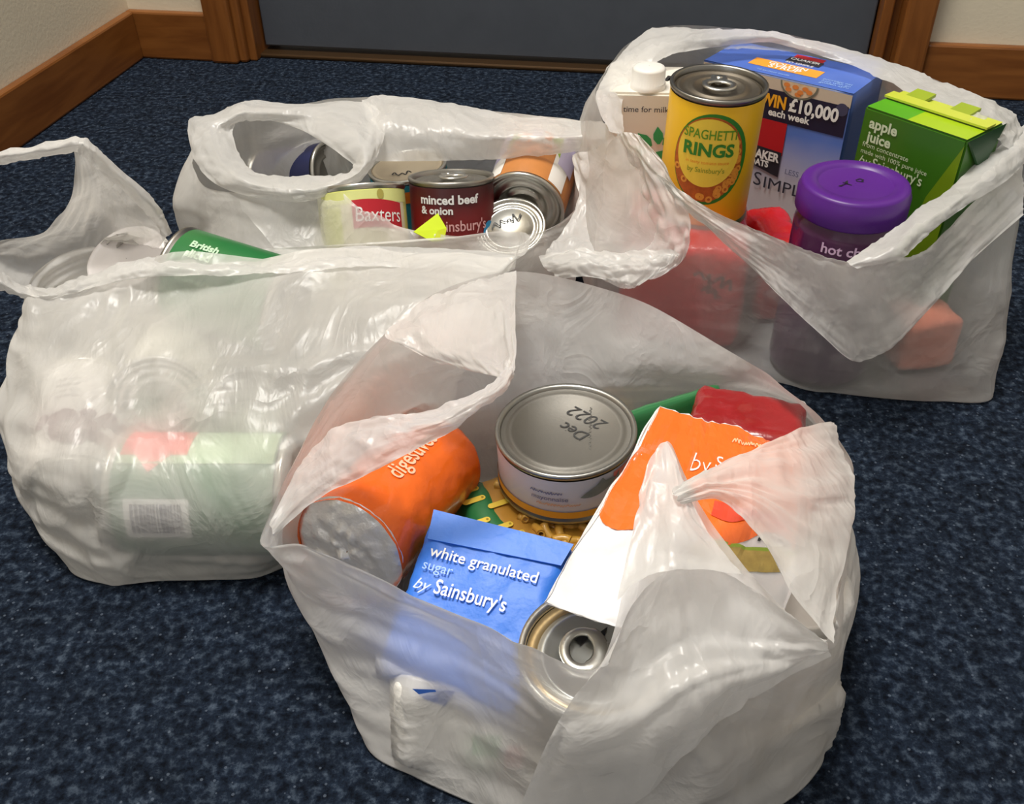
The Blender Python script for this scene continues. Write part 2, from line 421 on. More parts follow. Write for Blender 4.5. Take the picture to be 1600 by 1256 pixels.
# ================================================================== CANS
def can(name, label, cat, bag, top, axis, r, h, ref, lab, ring=False, lidmat=None, tinmat=None, lip=0.0045, group=None, rings=(0.84, 0.55), bottom=None):
    axis = axis.normalized(); o = top - axis * h
    root = thing(name, label, cat, o, group)
    T = tinmat or tin; LM = lidmat or T
    e = 0.0009
    prof = [(0.0005, 0.003), (r - 0.004, 0.003), (r - 0.0035, 0.0), (r + e, 0.0), (r + e * 1.3, 0.0015), (r + e, 0.003), (r - 0.0004, 0.0042),
            (r - 0.0004, h - 0.0042), (r + e, h - 0.003), (r + e * 1.3, h - 0.0015), (r + e, h), (r - 0.0012, h), (r - 0.0022, h - 0.001), (r - 0.0026, h - lip)]
    vs, fs = lathe(prof, o, axis, ref); link('tin', vs, fs, T, root)
    R0 = r - 0.0026; lp = [(R0, h - lip), (R0 - 0.002, h - lip - 0.0004)]
    for q in rings:
        rr = r * q; lp += [(rr + 0.0022, h - lip), (rr + 0.0012, h - lip + 0.0011), (rr - 0.0012, h - lip + 0.0011), (rr - 0.0022, h - lip)]
    lp += [(0.0003, h - lip - 0.0003)]
    vs, fs = lathe(lp, o, axis, ref); link('lid', vs, fs, LM, root)
    vs, fs = lathe([(r + 0.0001, 0.0050), (r + 0.0003, 0.0056), (r + 0.0003, h - 0.0056), (r + 0.0001, h - 0.0050)], o, axis, ref); link('label', vs, fs, lab, root)
    a, x, y = frame(axis, ref)
    if ring:
        ang = ring if not isinstance(ring, bool) else 0.0
        dx = x * cos(ang) + y * sin(ang); dy = a.cross(dx)
        c = o + a * (h - lip + 0.0045) + dx * (r * 0.18)
        vs, n1, n2 = [], 28, 8
        for i in range(n1):
            t = 2 * pi * i / n1; rad = dx * cos(t) * 0.0088 + dy * sin(t) * 0.0105
            for k in range(n2):
                q = 2 * pi * k / n2; wid = 0.0026 + (0.0012 if cos(t) < -0.3 else 0)
                vs.append(c + rad + rad.normalized() * wid * cos(q) + a * 0.0012 * sin(q))
        fs = [(i * n2 + k, i * n2 + (k + 1) % n2, ((i + 1) % n1) * n2 + (k + 1) % n2, ((i + 1) % n1) * n2 + k) for i in range(n1) for k in range(n2)]
        rp = link('ring_pull', vs, fs, tin, root)
        v2, f2 = rbox(c - dx * 0.0145 - a * 0.001, (dx, dy, a), (0.0055, 0.0065, 0.0016), 0.0014, n=6)
        link('tab', v2, f2, tin, rp)
        v3, f3 = lathe([(0.0003, 0.0028), (0.0022, 0.0028), (0.003, 0.0012), (0.003, -0.003)], c - dx * 0.0150 - a * 0.0016, a, dx, 20); link('rivet', v3, f3, tin, rp)
    SOL[bag].append(('c', o - axis * 0.003, top + axis * 0.003, r + 0.0016))
    return root, cyl_map(o, axis, ref, r + 0.0003), o

TOCAM = lambda p: V((CAM.x - p.x, CAM.y - p.y, 0)).normalized()

# ---- bag D: spaghetti can
yellow = flat('yellow_label', (0.90, 0.52, 0.015), 0.35, var=0.05, scale=25)
green_dk = flat('leaf_green_print', (0.03, 0.22, 0.02)); sauce = flat('tomato_sauce_print', (0.50, 0.11, 0.012), var=0.4, scale=300)
pale_yel = flat('pale_yellow_print', (0.93, 0.66, 0.06)); ring_or = flat('orange_pasta_print', (0.85, 0.33, 0.04), var=0.3, scale=400)
top = U(1124, 128, 0.205)
r_, mp, o_ = can('food_can', 'tall yellow can of spaghetti rings with dark steel ring-pull lid', 'can', 'D', top, V((0.02, -0.03, 1)), 0.0360, 0.108, TOCAM(top), yellow, ring=0.05, lidmat=mat('dark_tin_lid', (0.22, 0.19, 0.15), 0.4, 0.9), tinmat=mat('grey_tin_rim', (0.30, 0.29, 0.27), 0.35, 1.0))
H = 0.108
decal('printed_oval', ell2(0.001, 0.061, 0.029, 0.037), mp, 1, green_dk, r_)
decal('printed_oval', ell2(-0.0005, 0.061, 0.027, 0.0345), mp, 2, sauce, r_)
random.seed(3)
for k in range(26):
    th = random.uniform(-2.9, 0.5) if k % 2 else random.uniform(-1.6, 0.3); rr = random.uniform(0.78, 0.97)
    decal('printed_ring', ann2(0.0265 * rr * cos(th), 0.061 + 0.034 * rr * sin(th), 0.0011, 0.0012, 0.0027, 0.0029, 14, 1), mp, 3, ring_or, r_)
decal('printed_oval', ell2(-0.001, 0.0668, 0.0235, 0.0275), mp, 5, pale_yel, r_)
letter('SPAGHETTI', mp, -0.0205, 0.0785, 0.0390, flat('olive_green_print', (0.12, 0.30, 0.01)), r_, 7, 0.01, hs=1.35)
letter('RINGS', mp, -0.0195, 0.0650, 0.0375, green_dk, r_, 7, 0.035, hs=1.05)
letter('in tasty tomato sauce', mp, -0.0165, 0.0585, 0.0320, flat('orange_small_print', (0.8, 0.28, 0.02)), r_, 7)
letter("by Sainsbury's", mp, -0.0145, 0.0515, 0.0275, flat('olive_small_print', (0.30, 0.34, 0.02)), r_, 7, 0.01, hs=1.15)

# ---- bag D: oats box
bf = U(1335, 148, 0.17); bl = U(1200, 117, 0.17)
ux = (bf - bl); ux.z = 0; ux.normalize(); nb = V((-ux.y, ux.x, 0)); bw, bh, bd = 0.142, 0.168, 0.066
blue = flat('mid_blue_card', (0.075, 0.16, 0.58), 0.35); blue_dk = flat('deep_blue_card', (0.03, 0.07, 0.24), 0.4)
oc = bf - ux * bw / 2 + nb * bd / 2 - ZZ * bh / 2
root = thing('oats_box', 'blue cardboard porridge sachet box with orange panel, standing at the back', 'box', oc - ZZ * bh / 2)
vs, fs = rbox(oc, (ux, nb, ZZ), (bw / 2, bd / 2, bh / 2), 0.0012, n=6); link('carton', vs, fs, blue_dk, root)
SOL['D'].append(('b', oc, (ux, nb, ZZ), (bw / 2, bd / 2, bh / 2)))
fm = pl_map(bf - ux * bw - ZZ * bh, ux, ZZ, -nb)        # front: u 0..bw, v 0..bh
tm = pl_map(bf - ux * bw, ux, nb, ZZ)                    # top
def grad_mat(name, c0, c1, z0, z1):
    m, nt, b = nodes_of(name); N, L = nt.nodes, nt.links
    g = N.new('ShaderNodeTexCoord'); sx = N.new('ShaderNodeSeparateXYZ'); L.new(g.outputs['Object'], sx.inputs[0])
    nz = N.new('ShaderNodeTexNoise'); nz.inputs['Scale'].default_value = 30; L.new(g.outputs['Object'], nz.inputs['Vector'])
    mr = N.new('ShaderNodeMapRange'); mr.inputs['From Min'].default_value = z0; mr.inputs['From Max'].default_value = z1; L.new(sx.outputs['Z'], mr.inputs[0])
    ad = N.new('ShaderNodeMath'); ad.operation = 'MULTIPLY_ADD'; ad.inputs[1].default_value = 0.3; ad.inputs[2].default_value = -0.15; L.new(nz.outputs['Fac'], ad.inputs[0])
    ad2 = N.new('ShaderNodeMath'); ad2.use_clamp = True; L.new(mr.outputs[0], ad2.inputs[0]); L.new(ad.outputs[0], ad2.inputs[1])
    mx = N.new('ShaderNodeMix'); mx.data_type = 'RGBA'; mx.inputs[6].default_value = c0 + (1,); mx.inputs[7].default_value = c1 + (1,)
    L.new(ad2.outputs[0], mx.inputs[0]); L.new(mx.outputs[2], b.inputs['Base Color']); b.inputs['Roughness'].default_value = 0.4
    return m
decal('printed_panel', rect2(0.001, 0.001, bw - 0.001, bh - 0.001), fm, 0, grad_mat('blue_to_pale_print', (0.62, 0.58, 0.62), (0.10, 0.20, 0.62), 0.070, 0.125), root)
decal('printed_panel', rect2(0.001, bh - 0.012, bw - 0.001, bh - 0.001), fm, 1, flat('oat_beige_print', (0.62, 0.52, 0.42)), root)
decal('printed_band', rect2(0.002, bh - 0.038, bw - 0.002, bh - 0.011), fm, 2, flat('navy_band_print', (0.012, 0.013, 0.040)), root)
def half_bowl(a, b): return poly2([(0.094 + a * cos(pi + pi * i / 24), bh - 0.0012 + b * sin(pi + pi * i / 24)) for i in range(25)])
decal('printed_bowl', half_bowl(0.0175, 0.0138), fm, 3, flat('bowl_grey_print', (0.20, 0.20, 0.16)), root)
decal('printed_bowl', half_bowl(0.0158, 0.0120), fm, 4, flat('porridge_print', (0.72, 0.55, 0.38), var=0.3, scale=200), root)
for k, (fx, fy) in enumerate(((-0.011, -0.004), (-0.009, -0.0075), (-0.003, -0.0045), (0.002, -0.008), (0.006, -0.0045), (0.010, -0.0065), (0.0, -0.0105))):
    decal('printed_fruit', ell2(0.094 + fx, bh + fy, 0.0030, 0.0020, 9, 2), fm, 5 + k % 2, flat('peach_print', (0.80, 0.26, 0.06)), root)
decal('printed_dot', ell2(0.1345, bh - 0.0145, 0.0055, 0.0055, 16, 2), fm, 3, flat('berry_grey_print', (0.06, 0.06, 0.12)), root)
letter('WIN', fm, 0.0610, bh - 0.0255, 0.0240, flat('orange_letter_print', (0.90, 0.42, 0.02)), root, 6, 0.04, hs=1.3)
letter('£10,000', fm, 0.0880, bh - 0.0255, 0.0450, white, root, 6, 0.035, hs=1.15)
letter('each week', fm, 0.0700, bh - 0.0335, 0.0390, white, root, 6, 0.03)
decal('printed_panel', rect2(0.050, bh - 0.068, 0.0890, bh - 0.038), fm, 3, flat('red_panel_print', (0.50, 0.012, 0.018)), root)
decal('printed_panel', poly2([(0.050, bh - 0.080), (0.0885, bh - 0.0885), (0.0885, bh - 0.065), (0.050, bh - 0.063)]), fm, 4, flat('black_panel_print', (0.02, 0.02, 0.03)), root)
letter('QUAKER', fm, 0.0500, bh - 0.0745, 0.0375, white, root, 7, 0.04, hs=1.2)
letter('OATS', fm, 0.0590, bh - 0.0815, 0.0190, white, root, 7, 0.04, hs=1.1)
letter('LESS', fm, 0.0950, bh - 0.0830, 0.0130, flat('grey_small_print', (0.12, 0.13, 0.25)), root, 7)
letter('S', fm, 0.0660, bh - 0.1010, 0.0075, flat('dark_letter_print', (0.03, 0.03, 0.05)), root, 7, 0.0, hs=0.95)
letter('IMPLE', fm, 0.0765, bh - 0.1015, 0.0450, flat('dark_letter_print', (0.03, 0.03, 0.05)), root, 7, 0.0, hs=0.85)
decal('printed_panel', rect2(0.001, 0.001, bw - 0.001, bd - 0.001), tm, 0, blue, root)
decal('printed_panel', rect2(0.036, 0.016, 0.101, 0.034), tm, 1, flat('orange_panel_print', (0.92, 0.36, 0.03)), root)
letter('GOLDEN', tm, 0.0510, 0.0256, 0.0360, white, root, 2, 0.02); letter('SYRUP', tm, 0.0540, 0.0180, 0.0300, white, root, 2, 0.02)
decal('printed_panel', rect2(0.062, 0.041, 0.090, 0.062), tm, 1, flat('red_panel_print', (0.50, 0.012, 0.018)), root)
decal('printed_panel', rect2(0.060, 0.041, 0.092, 0.053), tm, 2, flat('black_panel_print', (0.02, 0.02, 0.03)), root)
letter('QUAKER', tm, 0.0620, 0.0465, 0.0280, white, root, 3, 0.03); letter('SO SIMPLE', tm, 0.062, 0.0365, 0.026, white, root, 3)
for k in range(3): letter('porridge oats with golden syrup'[k * 9:k * 9 + 12], tm, 0.107, 0.0165 - k * 0.0045, 0.026, flat('pale_blue_print', (0.35, 0.55, 0.9)), root, 2)
letter('10 sachets inside', tm, 0.050, 0.006, 0.030, flat('pale_blue_print', (0.35, 0.55, 0.9)), root, 2)

# ---- bag D: apple juice carton
jl = U(1352, 166, 0.188); jr = U(1512, 220, 0.188)
ux = jr - jl; ux.z = 0; jw = ux.length; ux.normalize(); nb = V((-ux.y, ux.x, 0)); jd, jh = 0.050, 0.186
jc = jl + ux * jw / 2 + nb * jd / 2 - ZZ * jh / 2
root = thing('juice_carton', 'green apple juice carton with lime folded top, beside the purple lidded jar', 'carton', jc - ZZ * jh / 2)
print('juice', jw, jc)
gjuice = flat('green_carton', (0.045, 0.16, 0.010), 0.3, var=0.15, scale=12); glime = flat('lime_carton', (0.36, 0.55, 0.012), 0.3); gdark = flat('dark_green_carton', (0.01, 0.07, 0.015), 0.35)
bm = bmesh.new(); box_bm(bm, jc, (ux, nb, ZZ), (jw / 2, jd / 2, jh / 2)); bmesh.ops.recalc_face_normals(bm, faces=bm.faces)
bmesh.ops.bevel(bm, geom=list(bm.edges), offset=0.0015, segments=2, affect='EDGES'); link_bm('carton', bm, gjuice, root)
SOL['D'].append(('b', jc, (ux, nb, ZZ), (jw / 2, jd / 2, jh / 2)))
jf = pl_map(jl - ZZ * jh, ux, ZZ, -nb); jt = pl_map(jl, ux, nb, ZZ)
decal('printed_panel', poly2([(0.001, 0.02), (0.02, 0.001), (0.001, 0.001)]), jf, 0, gdark, root)
decal('printed_panel', poly2([(jw * 0.5, 0.001), (jw - 0.001, 0.001), (jw - 0.001, jh - 0.004), (jw * 0.78, jh - 0.05)]), jf, 0, flat('olive_carton', (0.16, 0.26, 0.008), 0.3, var=0.12, scale=30), root)
decal('top_panel', rect2(0.001, 0.001, jw * 0.42, jd * 0.52), jt, 0, flat('mid_green_carton', (0.09, 0.38, 0.015), 0.3), root)
decal('top_panel', rect2(jw * 0.42, 0.001, jw - 0.001, jd * 0.52), jt, 0, glime, root)
decal('top_panel', rect2(0.001, jd * 0.52, jw - 0.001, jd - 0.001), jt, 0, flat('yellow_lime_carton', (0.55, 0.62, 0.06), 0.3), root)
bm = bmesh.new(); box_bm(bm, jl + ux * jw / 2 + nb * jd * 0.60 + ZZ * 0.0022, (ux, nb, ZZ), (jw / 2, 0.006, 0.0008)); link_bm('seal_fold', bm, flat('yellow_lime_carton', (0.55, 0.62, 0.06), 0.3), root)
bm = bmesh.new(); box_bm(bm, jl + ux * jw / 2 + nb * jd * 0.50 + ZZ * 0.0008, (ux, nb, ZZ), (jw / 2 - 0.002, 0.0008, 0.0008)); link_bm('fold_gap', bm, flat('dark_green_line', (0.02, 0.04, 0.005)), root)
for q in (0.22, 0.66):
    bm = bmesh.new(); box_bm(bm, jl + ux * jw * q + nb * (jd * 0.83) + ZZ * 0.0022, (ux, (nb + ZZ * 0.08).normalized(), ZZ), (0.008, 0.010, 0.0012)); link_bm('fold_tab', bm, flat('olive_tab', (0.30, 0.40, 0.02)), root)
bm = bmesh.new()
for vv in ((-0.0005, 0.05, jh), (-0.0005, 0.0, jh),): pass
for pts in ([jr + ux * 0.0015, jr + ux * 0.0015 + nb * jd, jr + ux * 0.0045 + nb * jd * 0.5 - ZZ * 0.030],):
    a_ = [bm.verts.new(p) for p in pts]; b_ = [bm.verts.new(p - ux * 0.0012 - ZZ * 0.001) for p in pts]
    bm.faces.new(a_); bm.faces.new(b_[::-1])
    for i in range(3): bm.faces.new((a_[i], b_[i], b_[(i + 1) % 3], a_[(i + 1) % 3]))
link_bm('side_flap', bm, gdark, root)
lg = flat('pale_green_print', (0.62, 0.72, 0.50))
letter('apple', jf, 0.0070, jh - 0.0140, 0.0240, lg, root, 2, 0.03); letter('juice', jf, 0.0070, jh - 0.0245, 0.0210, lg, root, 2, 0.03)
letter('from concentrate', jf, 0.0050, jh - 0.0295, 0.0400, lg, root, 2); letter('made with 100% pure juice', jf, 0.0050, jh - 0.0348, 0.0570, lg, root, 2)
letter('by', jf, 0.0045, jh - 0.0440, 0.0110, lg, root, 2, 0.0, 0.4); letter("Sainsbury's", jf, 0.0170, jh - 0.0440, 0.0430, lg, root, 2, 0.01, hs=1.2)

# ---- bag D: purple jar
jt_ = U(1338, 283, 0.162); pr = 0.0385
root = thing('chocolate_jar', 'plum hot chocolate jar with wide purple screw lid marked in black pen', 'jar', W(jt_.x, jt_.y, 0.003))
purple = flat('purple_plastic', (0.085, 0.010, 0.22), 0.38, var=0.05); plum = flat('dark_plum_label', (0.060, 0.006, 0.055), 0.18, coat=0.4)
ref = TOCAM(jt_); o0 = W(jt_.x, jt_.y, 0)
vs, fs = [], []; seg = 160; hh = jt_.z
prof = [(0.0003, hh - 0.0018, 0), (pr * 0.66, hh - 0.0018, 0), (pr * 0.69, hh - 0.0014, 0), (pr * 0.715, hh, 0), (pr - 0.0030, hh, 0), (pr - 0.0012, hh - 0.0006, 0), (pr - 0.0003, hh - 0.0022, 0), (pr, hh - 0.005, 0), (pr + 0.0006, hh - 0.0065, 1), (pr + 0.0006, hh - 0.0205, 1), (pr, hh - 0.022, 0), (pr - 0.002, hh - 0.0222, 0)]
a, x, y = frame(ZZ, ref)
for (r0, t, rg) in prof:
    for k in range(seg):
        th = 2 * pi * k / seg; rr = r0 + (0.0006 if (rg and k % 2) else 0); vs.append(o0 + ZZ * t + (x * cos(th) + y * sin(th)) * rr)
link('lid', vs, grid_faces(len(prof), seg, True), purple, root)
vs, fs = lathe([(0.0005, 0.003), (pr - 0.004, 0.003), (pr - 0.001, 0.006), (pr, 0.012), (pr, hh - 0.033), (pr - 0.0008, hh - 0.029), (pr - 0.004, hh - 0.024), (pr - 0.004, hh - 0.022)], o0, ZZ, ref); link('jar_body', vs, fs, plum, root)
SOL['D'].append(('c', o0, jt_, pr + 0.001))
jm = cyl_map(o0, ZZ, ref, pr)
letter('hot chocolate', jm, -0.0135, hh - 0.0400, 0.060, flat('lilac_print', (0.72, 0.50, 0.72)), root, 2, 0.02)
jm2 = pl_map(o0 + ZZ * (hh - 0.0018), V((1, 0, 0)), V((0, 1, 0)), ZZ)
for pts in ([(-0.014, -0.004), (-0.006, -0.001), (-0.0045, 0.0045), (-0.0075, 0.002), (-0.0065, -0.0005), (-0.0120, -0.0050)], [(-0.0095, 0.0012), (-0.0042, -0.0036), (-0.0036, -0.003), (-0.0088, 0.0018)],
            [(0.001, 0.0052), (0.005, 0.0075), (0.0075, 0.005), (0.0055, 0.0028), (0.0048, 0.0034), (0.0062, 0.005), (0.0048, 0.0065), (0.0014, 0.0045)], [(0.0010, 0.0030), (0.0062, 0.0012), (0.0065, 0.002), (0.0014, 0.0038)]):
    decal('pen_mark', poly2(pts), jm2, 1, ink, root)

# ---- bag D: milk-style carton
mf = U(1015, 146, 0.172); mw, md, mh = 0.070, 0.066, 0.170
ux = V((cos(-0.10), sin(-0.10), 0)); nb = V((-ux.y, ux.x, 0))
mc = mf + nb * md / 2 - ZZ * mh / 2
root = thing('drink_carton', 'white drink carton with round white screw cap and green leaf print', 'carton', mc - ZZ * mh / 2)
cw = flat('warm_white_card', (0.80, 0.76, 0.68), 0.4, var=0.02)
bm = bmesh.new(); box_bm(bm, mc, (ux, nb, ZZ), (mw / 2, md / 2, mh / 2)); bmesh.ops.recalc_face_normals(bm, faces=bm.faces)
bmesh.ops.bevel(bm, geom=list(bm.edges), offset=0.002, segments=2, affect='EDGES'); link_bm('carton', bm, cw, root)
SOL['D'].append(('b', mc, (ux, nb, ZZ), (mw / 2, md / 2, mh / 2)))
cc = U(1012, 136, 0.172); vs = []; seg = 72
prof = [(0.0148, 0.0, 0), (0.0148, 0.004, 0), (0.0138, 0.0045, 1), (0.0136, 0.0155, 1), (0.0128, 0.0172, 0), (0.010, 0.018, 0), (0.0003, 0.018, 0)]
for (r0, t, rg) in prof:
    for k in range(seg): th = 2 * pi * k / seg; vs.append(cc + V((cos(th), sin(th), 0)) * (r0 + (0.0004 if rg and k % 2 else 0)) + ZZ * t)
link('screw_cap', vs, grid_faces(len(prof), seg, True), flat('white_plastic', (0.84, 0.82, 0.78), 0.35), root)
mm = pl_map(mf - ux * mw / 2 - ZZ * mh, ux, ZZ, -nb); mt = pl_map(mf - ux * mw / 2, ux, nb, ZZ)
letter('time for milk', mm, 0.014, mh - 0.016, 0.038, flat('dark_letter_print', (0.03, 0.03, 0.05)), root, 1)
letter('Milk', mt, 0.048, 0.030, 0.030, ink, root, 1, 0.03, ang=-0.3)
leafg = flat('leaf_print', (0.03, 0.36, 0.12))
for k, (cx, cy, an, ln) in enumerate(((0.040, mh - 0.046, 2.4, 0.017), (0.046, mh - 0.044, 1.7, 0.016), (0.050, mh - 0.045, 0.9, 0.015), (0.052, mh - 0.049, 0.2, 0.015), (0.036, mh - 0.051, 3.0, 0.016), (0.044, mh - 0.052, -0.3, 0.017))):
    d = (cos(an), sin(an)); nn = (-d[1], d[0]); pts = []
    for t, ww in ((0, 0.001), (0.3, 0.0042), (0.6, 0.004), (1, 0.0)): pts.append((cx + d[0] * ln * t + nn[0] * ww, cy + d[1] * ln * t + nn[1] * ww))
    for t, ww in ((0.6, 0.004), (0.3, 0.0042), (0, 0.001)): pts.append((cx + d[0] * ln * t - nn[0] * ww, cy + d[1] * ln * t - nn[1] * ww))
    decal('printed_leaf', poly2(pts), mm, 1 + k % 2, leafg, root)

# ---- bag D: red packets, orange packet
red_film = mat('glossy_red_film', (0.62, 0.012, 0.016), 0.25, var=0.12, scale=40, bump=0.8, bscale=120, coat=0.4)
AX = (V((1, 0, 0)), V((0, 1, 0)), ZZ)
def rotz(a): return (V((cos(a), sin(a), 0)), V((-sin(a), cos(a), 0)), ZZ)
def packet(name, label, cat, bag, c, ax, half, rad, m, amp=0.0, freq=30, seed=0, n=14):
    root = thing(name, label, cat, c - ax[2] * half[2]); vs, fs = rbox(c, ax, half, rad, amp, n, freq, seed); link('wrapper', vs, fs, m, root)
    SOL[bag].append(('b', c, ax, half)); return root
A1_ = rotz(-0.16)
root = packet('red_packet', 'big red packet behind the film under the yellow spaghetti can', 'packet', 'D', W(0.146, 0.708, 0.050), A1_, (0.050, 0.052, 0.047), 0.010, red_film, 0.0012)
pf = pl_map(W(0.146, 0.708, 0.050) - A1_[1] * 0.0535, A1_[0], ZZ, -A1_[1])
decal('printed_mark', rect2(-0.020, 0.032, -0.012, 0.038, 2, 2), pf, 4, flat('navy_band_print', (0.012, 0.013, 0.040)), root)
scrawl(pf, 0.008, 0.024, 0.034, 0.009, 9, ink, root, 4, 4, 0.0010, -0.4); scrawl(pf, 0.014, 0.010, 0.020, 0.008, 6, ink, root, 5, 4, 0.0010, -0.4)
packet('red_packet', 'small glossy red packet squeezed between spaghetti can and purple jar', 'packet', 'D', W(0.226, 0.728, 0.040), rotz(0.1), (0.018, 0.034, 0.038), 0.008, red_film, 0.002, 45, 4)
packet('orange_packet', 'small orange packet low in the bag beside the juice carton', 'packet', 'D', W(0.330, 0.636, 0.026), rotz(0.2), (0.024, 0.018, 0.023), 0.006, flat('orange_film', (0.62, 0.20, 0.13), 0.3, bump=0.4), 0.001)

# ---- bag C contents
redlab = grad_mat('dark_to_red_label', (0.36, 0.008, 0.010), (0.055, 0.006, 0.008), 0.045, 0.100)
top = U(705, 274, 0.104)
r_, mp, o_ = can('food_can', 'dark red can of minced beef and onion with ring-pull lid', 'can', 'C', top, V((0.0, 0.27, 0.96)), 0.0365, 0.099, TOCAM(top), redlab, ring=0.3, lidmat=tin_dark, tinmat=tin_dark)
letter('minced beef', mp, -0.0290, 0.0810, 0.0520, white, r_, 2, 0.03); letter('& onion', mp, -0.0290, 0.0725, 0.0290, white, r_, 2, 0.03)
letter('by', mp, -0.0290, 0.0580, 0.0100, flat('pink_print', (0.75, 0.42, 0.42)), r_, 2, 0, 0.4); letter("Sainsbury's", mp, -0.0160, 0.0580, 0.0470, flat('pink_print', (0.75, 0.42, 0.42)), r_, 2, 0.01, hs=1.2)
decal('printed_oval', ell2(0.036, 0.052, 0.008, 0.011), mp, 1, flat('cyan_print', (0.02, 0.30, 0.62)), r_)

lime_lab = flat('lime_cream_label', (0.70, 0.72, 0.22), 0.35, var=0.12, scale=40)
top = U(566, 292, 0.104)
axb = V((-0.06, 0.50, 0.85)).normalized()
r_, mp, o_ = can('food_can', 'pale lime and cream soup can with curved red name banner, beside the dark red can', 'can', 'C', top, axb, 0.0355, 0.100, V((0.15, -0.9, 0.4)), lime_lab)
decal('label_band', rect2(-0.02, 0.010, 0.040, 0.094, 30, 3), mp, 1, flat('cream_label', (0.74, 0.70, 0.50), 0.35, var=0.1, scale=50), r_)
decal('label_band', rect2(-0.045, 0.084, 0.045, 0.094, 40, 2), mp, 2, flat('pale_lime_label', (0.72, 0.74, 0.28), 0.35), r_)
ban = flat('red_banner_print', (0.50, 0.012, 0.025))
vsb = [(u, v0 + 0.004 * cos(u / 0.030 * 1.4)) for v0 in (0.060, 0.0715, 0.083) for u in [(-0.010 + 0.044 * i / 20) for i in range(21)]]
decal('printed_banner', (vsb, grid_faces(3, 21)), mp, 3, ban, r_)
letter('Baxters', mp, -0.0075, 0.0695, 0.0390, white, r_, 5, 0.0, ang=-0.06, hs=1.3)
decal('printed_crest', ell2(0.014, 0.0905, 0.0030, 0.0042, 12, 2), mp, 4, flat('gold_print', (0.42, 0.36, 0.08)), r_)

teal = flat('teal_label', (0.02, 0.26, 0.36), 0.35)
top = U(636, 257, 0.085)
r_, mp, o_ = can('food_can', 'short teal can with an orange stripe and beige lid, behind the lime can', 'can', 'C', top, V((-0.10, 0.02, 1)), 0.0365, 0.082, TOCAM(top), teal, lidmat=flat('beige_lid', (0.52, 0.44, 0.32), 0.45), rings=(0.86,), lip=0.002)
decal('label_band', rect2(-0.10, 0.0600, 0.10, 0.0710, 60, 2), mp, 1, flat('orange_stripe_print', (0.85, 0.25, 0.03)), r_)
scrawl(mp, -0.033, 0.0635, 0.018, 0.0035, 12, white, r_, 6, 3, 0.0004)
lm = pl_map(top - ZZ * 0.002, V((1, 0, 0)), V((0, 1, 0)), ZZ)
scrawl(lm, -0.012, -0.020, 0.034, 0.007, 11, ink, r_, 7, 2, 0.0007, 0.15)

# label can lying, lid towards the viewer
top = U(816, 328, 0.074); axa = V((-0.22, -0.92, -0.14)).normalized()
brown_lab = mat('orange_brown_label', (0.52, 0.20, 0.05), 0.4, var=0.25, scale=40)
r_, mp, o_ = can('food_can', 'can on its side with orange, brown and lilac label and bright ridged end', 'can', 'C', top, axa, 0.0365, 0.095, V((0.05, 0, 1)), brown_lab, rings=(0.86, 0.62, 0.38), lip=0.006)
random.seed(11)
ora = flat('carrot_print', (0.85, 0.22, 0.02))
lil = flat('lilac_label', (0.52, 0.47, 0.66)); wl = flat('white_label', (0.80, 0.78, 0.74)); lgn = flat('fresh_green_print', (0.28, 0.42, 0.04))
decal('label_band', rect2(-0.020, 0.004, 0.020, 0.044, 20, 2), mp, 1, wl, r_)
for sgn in (1, -1):
    decal('label_band', rect2(sgn * 0.022, 0.006, sgn * 0.040, 0.089, 12, 3), mp, 1, wl, r_)
    decal('label_band', rect2(sgn * 0.026, 0.006, sgn * 0.046, 0.060, 12, 3), mp, 2, lil, r_)
    decal('printed_patch', poly2([(sgn * 0.014, 0.032), (sgn * 0.024, 0.020), (sgn * 0.026, 0.052)]), mp, 3, lgn, r_)
for k in range(18):
    an = random.uniform(-0.5, 0.5) + (pi / 2 if k % 4 == 0 else 0); cx, cy = random.uniform(-0.024, 0.020), random.uniform(0.026, 0.058); ln = random.uniform(0.006, 0.013)
    d = (cos(an), sin(an)); n_ = (-d[1] * 0.0022, d[0] * 0.0022)
    decal('printed_carrot', poly2([(cx + n_[0], cy + n_[1]), (cx - n_[0], cy - n_[1]), (cx + d[0] * ln - n_[0] * 0.4, cy + d[1] * ln - n_[1] * 0.4), (cx + d[0] * ln + n_[0] * 0.4, cy + d[1] * ln + n_[1] * 0.4)]), mp, 4, ora, r_)
decal('printed_patch', poly2([(-0.006, 0.022), (0.006, 0.022), (0.004, 0.034), (-0.004, 0.034)]), mp, 5, lil, r_)

top = U(797, 353, 0.072); axc = V((-0.10, -0.42, 0.90)).normalized()
r_, mp, o_ = can('food_can', 'small bright tin tilted forward with pen marks on its ridged end', 'can', 'C', top, axc, 0.0300, 0.060, TOCAM(top), flat('white_label', (0.80, 0.78, 0.74)), rings=(0.88, 0.7), lip=0.003)
a_, x_, y_ = frame(axc, TOCAM(top)); lm = pl_map(top - axc * 0.002, -y_ if (-y_).x > 0 else y_, -x_, axc)
scrawl(lm, -0.014, 0.001, 0.028, 0.006, 10, ink, r_, 18, 2, 0.0006, 0.3)
axn = V((0.8, -0.35, 0.25)).normalized(); top = U(520, 270, 0.056)
can('food_can', 'navy can with grey end glimpsed through the looped handle', 'can', 'C', top, axn, 0.030, 0.085, V((0, -0.3, 1)), flat('navy_label', (0.012, 0.018, 0.09), 0.35), lidmat=steel_grey)
